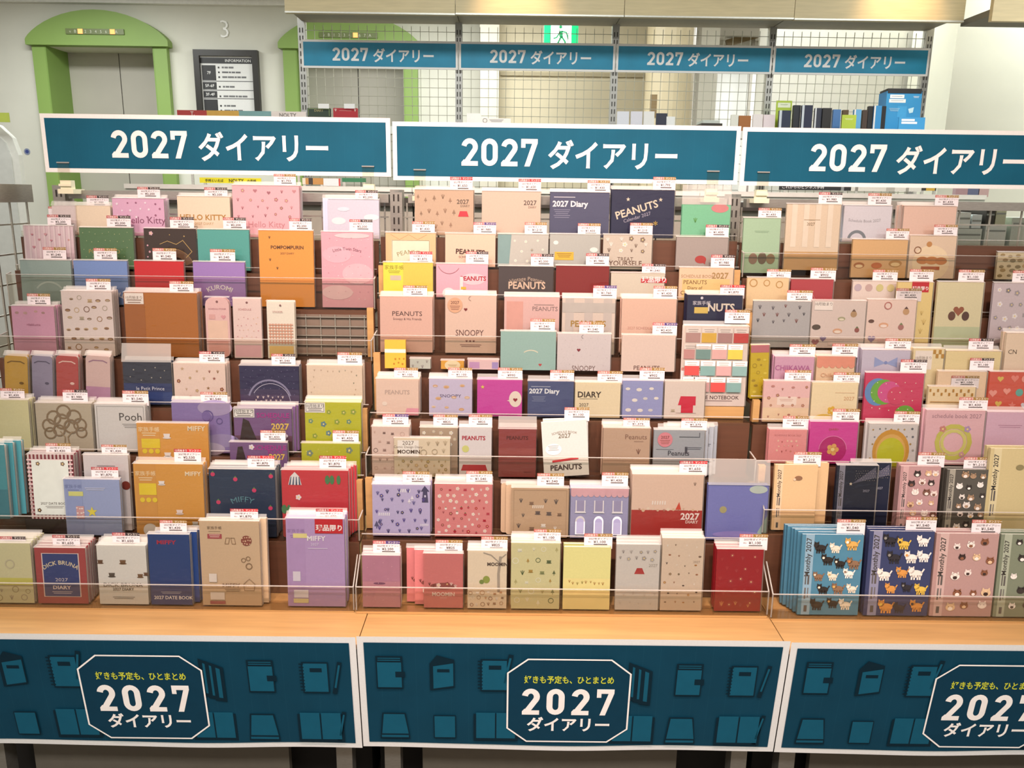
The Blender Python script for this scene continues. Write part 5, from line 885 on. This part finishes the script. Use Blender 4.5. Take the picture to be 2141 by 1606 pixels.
D('C8', 1981, 2068, 982, '55524a', 'dark olive monthly diary with dog faces', 1, (2014, 2071, 956, 'g', '¥1,210', 980), MONTH('a09c8c')+[('X', 'cat', 3, 6, .085, ['f2ece2', '3a3430', 'd8b078', 'e8e0d4', 'a88a6c'], 52, (.24, .03, .98, .97))], sleeve=False)
D('C8', 2072, 2190, 938, 'c7b887', 'khaki monthly diary cut by the right edge', 1, None, MONTH('d2c69a')+[('V', .55, .78, .07, .05, '8a8058')], sleeve=False)
PETC = ['e9dcc4', 'd0803c', '2c2622', 'f2ece0', 'd8a858', '8a6a50']
D('C9', 1678, 1807, 1118, '4d8198', 'steel blue monthly diary covered with cats', 5, (1749, 1808, 1086, 'g', '¥1,540', 1113), MONTH('8aa8b8')+[('X', 'pet', 3, 5, .088, PETC, 61, (.24, .03, .97, .95))], sleeve=False, dx=-.0045, th=.008, mk='plain')
D('C9', 1819, 1955, 1111, '363f64', 'navy monthly diary covered with puppies', 2, (1893, 1957, 1081, 'g', '¥1,540', 1108), MONTH('8a8ca4')+[('X', 'pet', 3, 5, .092, ['f0e8dc', 'd8984c', '2c2a30', 'e0bc50', '8a8880', 'f4ece4'], 62, (.24, .03, .97, .97))], sleeve=False, th=.008, dx=.001)
D('C9', 1959, 2090, 1116, 'b4928c', 'dusty mauve monthly diary in the front tray', 2, (2030, 2091, 1087, 'g', '¥1,540', 1116), MONTH('c8aca4')+[('X', 'cat', 3, 5, .07, ['f2e8dc', '3a2a26', '8a5a40', 'e0c098', 'f0e2d8'], 63, (.26, .03, .97, .97))], sleeve=False, th=.008)
D('C9', 2094, 2210, 1118, '7d8670', 'sage monthly diary cut by the right edge', 2, None, MONTH('a8b09a')+[('X', 'cat', 3, 5, .07, ['f2ece2', '3a3430', 'e0c070', 'e8e0d4'], 64, (.26, .03, .97, .97))], sleeve=False, th=.008)
# block under the gingham diary, plank under the comic notebook
yq = ROW['A7'][1]+.0125; p0 = at(52, 1086, yq); p1_ = at(158, 1086, yq)
bz = p0.z-ROW['A7'][2]
tag(MB().box(0, p1_.x-p0.x, 0, .034, 0, bz, mat('#1c1210', 0.5)).build('display_block', None, (p0.x, yq, ROW['A7'][2]+.0002)), 'black block under the gingham bordered diary', 'block')
p0 = at(-33, 1086, ROW['A7'][1]-.004); p1_ = at(42, 1086, ROW['A7'][1]-.004)
tag(MB().box(0, p1_.x-p0.x, 0, .06, 0, bz, CLEAR).build('acrylic_riser', None, (p0.x, ROW['A7'][1]-.004, ROW['A7'][2]+.0002)), 'clear acrylic riser under the teal diaries', 'riser')
yy = ROW['B5'][1]+.0135; p0 = at(1436, 850, yy); p1_ = at(1556, 850, yy)
tag(MB().box(0, p1_.x-p0.x, 0, .03, 0, p0.z-ROW['B5'][2], WOOD).build('wooden_plank', None, (p0.x, yy, ROW['B5'][2]+.0002)), 'light wood plank under the comic panel notebook', 'plank')


# ---------------------------------------------------------------- back gondola with wire grid wall
XB, YB, ZB, HB = -1.2111, 4.9525, CAMZ+0.8517, 0.1509
SIGNL = mat('#1b8bb0', 0.45, 'banner')
ordn = ('first', 'second', 'third', 'fourth')
for i in range(4):
    diary_sign(XB+.9*i+.45, YB, ZB-HB, .892, HB, 'smaller blue 2027 diary sign on the back gondola, %s from the left' % ordn[i], 'signs on the back gondola', SIGNL, name='gondola_sign')
for i in range(5):
    u = thing('gondola_upright', (XB+.9*i, YB+.03, 0), 'slotted steel upright of the back gondola, %s' % ('left end', 'first joint', 'second joint', 'third joint', 'right end')[i], 'upright')
    MB().box(-.02, .02, 0, .05, 0, 2.4, mat('#b4b4b0', .4, 'metal')).build('post', u)
    s = MB(); Dk = mat('#4a4844', .7)
    for k in range(24):
        for q in (-.008, .008): s.box(q-.003, q+.003, -.001, .001, 2.34-k*.042-.026, 2.34-k*.042, Dk)
    s.build('slots', u)
for i in range(4):
    g = thing('gondola_grid', (XB+.9*i+.45, YB+.05, 0), 'wire grid of the back gondola, %s bay from the left' % ordn[i], 'wire grid')
    m_ = MB(); W2 = mat('#b0ae9e', .4)
    for k in range(18): m_.box(-.43+k*.0506-.0014, -.43+k*.0506+.0014, 0, .004, 1.45, 2.36, W2)
    for k in range(18): m_.box(-.43, .43, -.004, 0, 1.47+k*.0506-.0014, 1.47+k*.0506+.0014, W2)
    m_.build('wires', g)
YH = 4.63
hx = [at(a, b, YH).x for a, b in ((595, 25), (952, 30), (1305, 35), (1660, 41), (2015, 48))]
for i in range(4):
    z = at((595, 952, 1305, 1660)[i]+175, (29, 33, 38, 44)[i], YH).z
    o = thing('header_board', ((hx[i]+hx[i+1])/2, YH, z), 'pale wood header board over the back gondola, %s from the left' % ordn[i], 'header board')
    hw = (hx[i+1]-hx[i])/2-.0015
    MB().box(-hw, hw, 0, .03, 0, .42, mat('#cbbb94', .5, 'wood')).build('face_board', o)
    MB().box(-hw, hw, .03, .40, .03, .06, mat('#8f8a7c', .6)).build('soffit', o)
    MB().box(-hw, hw, -.004, .0, 0, .008, mat('#cfcfc8', .4, 'metal')).build('edge_strip', o)
o = thing('header_board', (at(2075, 30, 4.4).x+.6, 4.4, at(2075, 44, 4.4).z), 'pale wood header board at the top right corner', 'header board')
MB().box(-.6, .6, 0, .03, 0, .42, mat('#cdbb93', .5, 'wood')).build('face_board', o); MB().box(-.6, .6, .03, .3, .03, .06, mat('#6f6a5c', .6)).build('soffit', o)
SHZ = at(1200, 274, 4.72).z
for i in range(4):
    o = thing('gondola_shelf', (XB+.9*i+.45, 4.62, SHZ), 'grey shelf of the back gondola, %s bay from the left' % ordn[i], 'shelf')
    MB().box(-.448, .448, 0, .32, -.02, 0, mat('#b5b5ae', .5, 'metal')).build('board', o)
    MB().box(-.448, .448, -.012, 0, -.035, .004, mat('#dcdcd6', .4)).build('price_rail', o)
    for s in (-1, 1): MB().bar((s*.43, .02, -.03), (s*.43, .34, -.14), .012, .02, mat('#9a9a94', .4, 'metal')).build('bracket', o)
def shelf_book(pxl, pxr, pyt, col, label, Y=4.75, th=.018, base=None, name='shelved_diary', cat='diary', group='goods on the back gondola', art=None, lean=.06):
    z0 = SHZ if base is None else base
    a, b = at(pxl, pyt, Y), at(pxr, pyt, Y); h = a.z-z0
    o = thing(name, ((a.x+b.x)/2, Y, z0+th*math.sin(lean)+.0005), label, cat, group, (-lean, 0, 0))
    w_ = b.x-a.x; cm = mat(col, .45, 'paper')
    MB().box(-w_/2, w_/2, 0, .0025, 0, h, cm).box(-w_/2, w_/2, th-.0025, th, 0, h, cm).box(-w_/2, -w_/2+.0025, .0025, th-.0025, 0, h, cm).build('cover', o)
    MB().box(-w_/2+.0025, w_/2-.004, .0025, th-.0025, .003, h-.003, PAGES).build('pages', o)
    if art: art_mesh(art, w_, h, None).build('cover_print', o)
    return o
shelf_book(642, 690, 226, '26382a', 'dark green boxed diary on the back gondola shelf', art=[('T', 'DIARY', .5, .82, .10, 'b8a870'), ('L', [(.05, .6), (.05, .96), (.95, .96), (.95, .6)], .02, '8a9a60')])
shelf_book(696, 747, 226, 'b01f2c', 'red boxed diary with white corner ornament on the back gondola', art=[('leaf', .1, .9, .07, 'e8c8c0'), ('leaf', .9, .9, .07, 'e8c8c0'), ('N', .5, .86, .5, 1, 'e0a8a0')])
for xl, s in ((666, 'green'), (720, 'red')):
    p = at(xl+11, 227, 4.745); tag(MB().box(-.03, .03, -.001, .001, 0, .025, mat('#f2f0ee', .5, 'paper')).build('price_ticket', None, (p.x, 4.742, p.z)), 'tiny white price ticket on the %s boxed diary' % s, 'price ticket')
shelf_book(976, 1006, 237, 'f0f0f2', 'plain white box behind the middle sign')
shelf_book(1008, 1068, 247, 'e8e8ea', 'white shelf talker with ring mark on the back gondola', name='shelf_talker', cat='shelf talker', th=.004, art=[('G', .1, .80, .07, '8a8a8c'), ('N', .5, .86, .5, 3, '6a6a6c')])
for k, (xl, xr, yt, c, s) in enumerate(((1291, 1316, 233, 'dfe0e8', 'pale grey white notebook at the left of its shelf'), (1320, 1344, 233, 'dedce6', 'lilac white notebook third along the shelf'), (1347, 1369, 233, 'eceae8', 'off-white glossy notebook third along'), (1373, 1396, 237, '2c2f42', 'navy notebook with white tag on the gondola'), (1394, 1412, 244, 'f0f0ee', 'white price tag box right of the navy notebook'))):
    shelf_book(xl, xr, yt, c, s, Y=4.74)
for k in range(4):
    a, b = at(1458+k*4, 252-k*7, 4.72), at(1520-k*5, 252-k*7, 4.72); z = SHZ+.005+.0185*k
    tag(MB().box(a.x, b.x, 0, .16, 0, .016, mat(('#6a6250', '#d8d6cc', '#3c362e', '#c8cdc4')[k], .5)).build('stacked_notebook', None, (0, 4.70, SHZ+.0005+.0165*k)), ('brown lowest notebook', 'cream second notebook', 'dark third notebook', 'grey green top notebook')[k]+' of the flat pile on the gondola', 'notebook', 'flat pile of notebooks')
# raise the pile to the height seen in the photo with a box under it
shelf_book(1530, 1545, 240, 'e8e6da', 'slim ivory notebook beside the flat pile', Y=4.74)
shelf_book(1546, 1571, 242, 'a8682e', 'caramel brown notebook beside the flat pile', Y=4.74)
shelf_book(1576, 1596, 239, 'f0e6e4', 'pale pink white notebook right of the caramel one', Y=4.74)
shelf_book(1598, 1622, 240, 'eedde0', 'blush white notebook at the right end of its bay', Y=4.74)
shelf_book(1625, 1658, 210, 'b4cc3c', 'lime green sales card among the dark diaries', Y=4.80, th=.004, name='sales_card', cat='sales card', art=[('R', .1, .80, .9, .94, 'eef4d8'), ('N', .5, .89, .5, 2, '5a7a20')])
dk = [(1631, 1655, 231, '1e2a44', 4.72), (1661, 1676, 220, '20242e', 4.78), (1679, 1701, 220, '1b2140', 4.76), (1706, 1720, 226, '2a3044', 4.77), (1722, 1741, 226, '17161a', 4.76), (1744, 1760, 229, '3f6fae', 4.77), (1764, 1776, 230, '4a3a20', 4.77), (1788, 1803, 229, '5aa0d8', 4.77), (1806, 1816, 230, '3a2e28', 4.77), (1818, 1828, 222, '16181e', 4.77), (1830, 1846, 221, '2f86c8', 4.76), (1848, 1855, 222, '14151a', 4.77)]
for k, (xl, xr, yt, c, Y) in enumerate(dk):
    shelf_book(xl, xr, yt, c, 'compact planner in the dark row, number %s from the lime card' % ('one', 'two', 'three', 'four', 'five', 'six', 'seven', 'eight', 'nine', 'ten', 'eleven', 'twelve')[k], Y=Y, th=.02, group='dark planners on the gondola', name='planner', cat='planner', art=[('R', .0, 0, .22, 1, 'cfd6de')] if k in (0, 2, 3, 7, 10) else None)
shelf_book(1762, 1792, 240, 'a8c040', 'small lime tag in front of the dark planners', Y=4.68, th=.004, name='sales_card', cat='sales card', art=[('N', .5, .8, .6, 3, 'f0f4d8')])
o = shelf_book(1857, 1931, 192, '2e8fd0', 'large blue planner display box with white labels', Y=4.78, th=.10, name='display_box', cat='box', art=[('R', .1, .84, .5, .92, 'f0f4f8'), ('N', .3, .88, .3, 1, '2a6aa0'), ('R', .08, .74, .55, .82, 'f0f4f8'), ('N', .31, .78, .36, 1, '2a6aa0'), ('N', .84, .88, .16, 2, 'e0eef8'), ('R', .34, .40, .60, .66, '3a9cdc'), ('P', [(.64, .60), (.80, .64), (.78, .52), (.68, .50)], 'b8e0f4'), ('N', .25, .6, .3, 3, 'a8d4f0')])
MB().box(-.095, .095, -.002, .10, at(1890, 187, 4.78).z-SHZ-.025, at(1890, 187, 4.78).z-SHZ, mat('#1c2026', .5)).build('dark_lid', o)
shelf_book(1881, 1936, 245, '3a97d4', 'small blue card in front of the blue display box', Y=4.66, th=.004, name='sales_card', cat='sales card', art=[('R', .1, .78, .6, .90, 'f0f4f8'), ('R', .1, .62, .7, .74, 'e8f0f8')])
# ---------------------------------------------------------------- low display back to back with ours
LY = 2.62; LZ = at(1200, 402, LY).z
for i in range(3):
    o = thing('low_display', (BX[i]+.45, LY, 0), 'grey low display unit behind the %s bay' % bayname[i], 'shop fixture')
    GL = mat('#bdbfb6', .5, 'metal')
    MB().box(-.447, .447, .02, .5, .02, LZ-.05, mat('#b8bcb2', .6)).build('carcass', o)
    MB().box(-.449, .449, 0, .52, LZ-.02, LZ, GL).build('top_shelf', o)
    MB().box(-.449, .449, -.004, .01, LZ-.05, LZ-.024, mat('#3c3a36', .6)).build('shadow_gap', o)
    MB().box(-.449, .449, -.008, 0, LZ-.006, LZ+.008, mat('#e4e6e0', .4)).build('price_rail', o)
def pop(pxl, pxr, pyt, pyb, Y, col, label, texts=(), thick=.004, name='shelf_banner', cat='banner'):
    a, b = at(pxl, pyt, Y), at(pxr, pyb, Y); w_ = b.x-a.x; h = a.z-b.z
    o = thing(name, ((a.x+b.x)/2, Y, b.z), label, cat)
    MB().box(-w_/2, w_/2, 0, thick, 0, h, mat(col, .45, 'paper')).build('board', o)
    if texts:
        t = MB()
        for tx, u, v, s, c in texts:
            if isinstance(tx, tuple): t.box((tx[0]-.5)*w_, (tx[1]-.5)*w_, -.0008, 0, 0, h, mat(c, .45))
            else: t.text(tx, (u-.5)*w_, v*h, s*h, -.0016, mat(c, .5), .015)
        t.build('print', o)
    zf = LZ+.0004 if Y > LY-.01 else None
    if zf is not None and b.z > zf+.004:
        for q in (-.42, .42): MB().box(q*w_-.004, q*w_+.004, .001, thick+.004, zf-b.z, 0, mat('#c8c8c2', .4, 'metal')).build('leg', o)
    return o
pop(370, 640, 230, 250, 2.80, '#e8e8e6', 'striped red yellow and teal banner strip behind the left sign', [((0, .23), 0, 0, 0, '#b83a38'), ((.23, .48), 0, 0, 0, '#d8b050'), ((.48, .73), 0, 0, 0, '#7ab0b4'), ('T.', .12, .35, .5, '#f0e4e0'), ('NOLTY', .86, .3, .5, '#8a8a88')])
pop(417, 546, 371, 384, 2.64, '#e6e020', 'bright yellow banner strip under the left header sign', [('手帳といえば', .24, .25, .42, '#5a5820'), ('NOLTY', .60, .2, .62, '#4a4818'), ('の手帳', .85, .25, .42, '#5a5820')])
pop(632, 676, 372, 386, 2.70, '#c09050', 'small orange patterned card under the left header sign', [((.3, .5), 0, 0, 0, '#3a3430'), ((.0, .15), 0, 0, 0, '#e8e0d0')])
pop(676, 712, 373, 389, 2.66, '#dfe6ea', 'white boxed diary card under the left header sign', [((.9, 1), 0, 0, 0, '#c04a44')])
pop(715, 765, 372, 381, 2.70, '#2f7a54', 'green card under the right end of the left sign')
pop(1545, 1576, 386, 401, 2.66, '#f0f0ee', 'white folded card under the joint of two signs', [((.5, .62), 0, 0, 0, '#8a8a88')])
pop(1630, 1779, 385, 399, 2.64, '#22262a', 'black banner strip under the right header sign', [('これからのビジネス手帳', .33, .3, .5, '#d8dcde'), ((.86, .90), 0, 0, 0, '#8a9094')])
pop(1780, 1926, 387, 401, 2.64, '#dfe2da', 'white banner strip with grey leaf print under the right sign', [((.06, .10), 0, 0, 0, '#8a8a82'), ((.5, .62), 0, 0, 0, '#b8bab0'), ((.78, .82), 0, 0, 0, '#a0a29a')])
pop(1928, 1957, 388, 399, 2.66, '#3a3a30', 'dark tag with yellow patch under the right sign', [((.3, .9), 0, 0, 0, '#d8b440')])
for k, (xl, xr, c) in enumerate(((2000, 2022, '#b89aa0'), (2025, 2046, '#6a7496'), (2048, 2066, '#d0b4b4'))):
    pop(xl, xr, 388, 412, 2.72, c, ('mauve', 'blue', 'blush')[k]+' notebook standing on the low display at right', thick=.02, name='notebook', cat='notebook')
bxs = [(2002, 2031, 444, 478, '#eef4ee'), (2034, 2054, 449, 478, '#e8f2f2'), (2002, 2054, 478, 600, '#dfe8e0'), (2062, 2106, 470, 600, '#e6ece6'), (2118, 2175, 455, 600, '#cdd6cc'), (2064, 2082, 436, 470, '#3c3a34'), (2085, 2106, 434, 470, '#c8ccb0')]
for k, (xl, xr, yt, yb_, c) in enumerate(bxs):
    a, b = at(xl, yt, 2.45), at(xr, yt, 2.45); z0 = at((xl+xr)/2, yb_, 2.45).z+.001 if k in (0, 1, 5, 6) else 0
    o = thing('carton', ((a.x+b.x)/2, 2.45, z0), ('low white carton', 'pale mint carton', 'wide pale green carton', 'tall white carton', 'grey green carton at the edge', 'dark box', 'yellow green file box')[k]+' stacked behind the right wire grid', 'carton', 'cartons behind the right bay')
    MB().box((a.x-b.x)/2, (b.x-a.x)/2, 0, .10, 0, a.z-z0, mat(c, .6, 'paper')).build('body', o)
    MB().box((a.x-b.x)/2*.9, (b.x-a.x)/2*.9, -.001, 0, a.z-z0-.02, a.z-z0-.015, mat('#9aa09a', .6)).build('flap_line', o)
# pale rounded panel with a green tag at the left edge
p = at(15, 330, 3.6)
o = thing('rounded_screen', (p.x-.26, 3.6, 0), 'pale rounded screen with a green tag at the left edge', 'screen')
ht = at(15, 252, 3.6).z
MB().prism(rrect(.62, ht, .14), 0, .03, mat('#d6d6ce', .35)).build('panel', o)
MB().prism(rrect(.56, ht-.03, .12), -.004, 0, mat('#c4c5bf', .3)).build('inner_panel', o)
a = at(2, 236, 3.58); b = at(23, 256, 3.58)
MB().box(a.x-.1-(p.x-.26), b.x-(p.x-.26), -.03, -.025, b.z, a.z, mat('#a8b44c', .5)).build('green_tag', o)
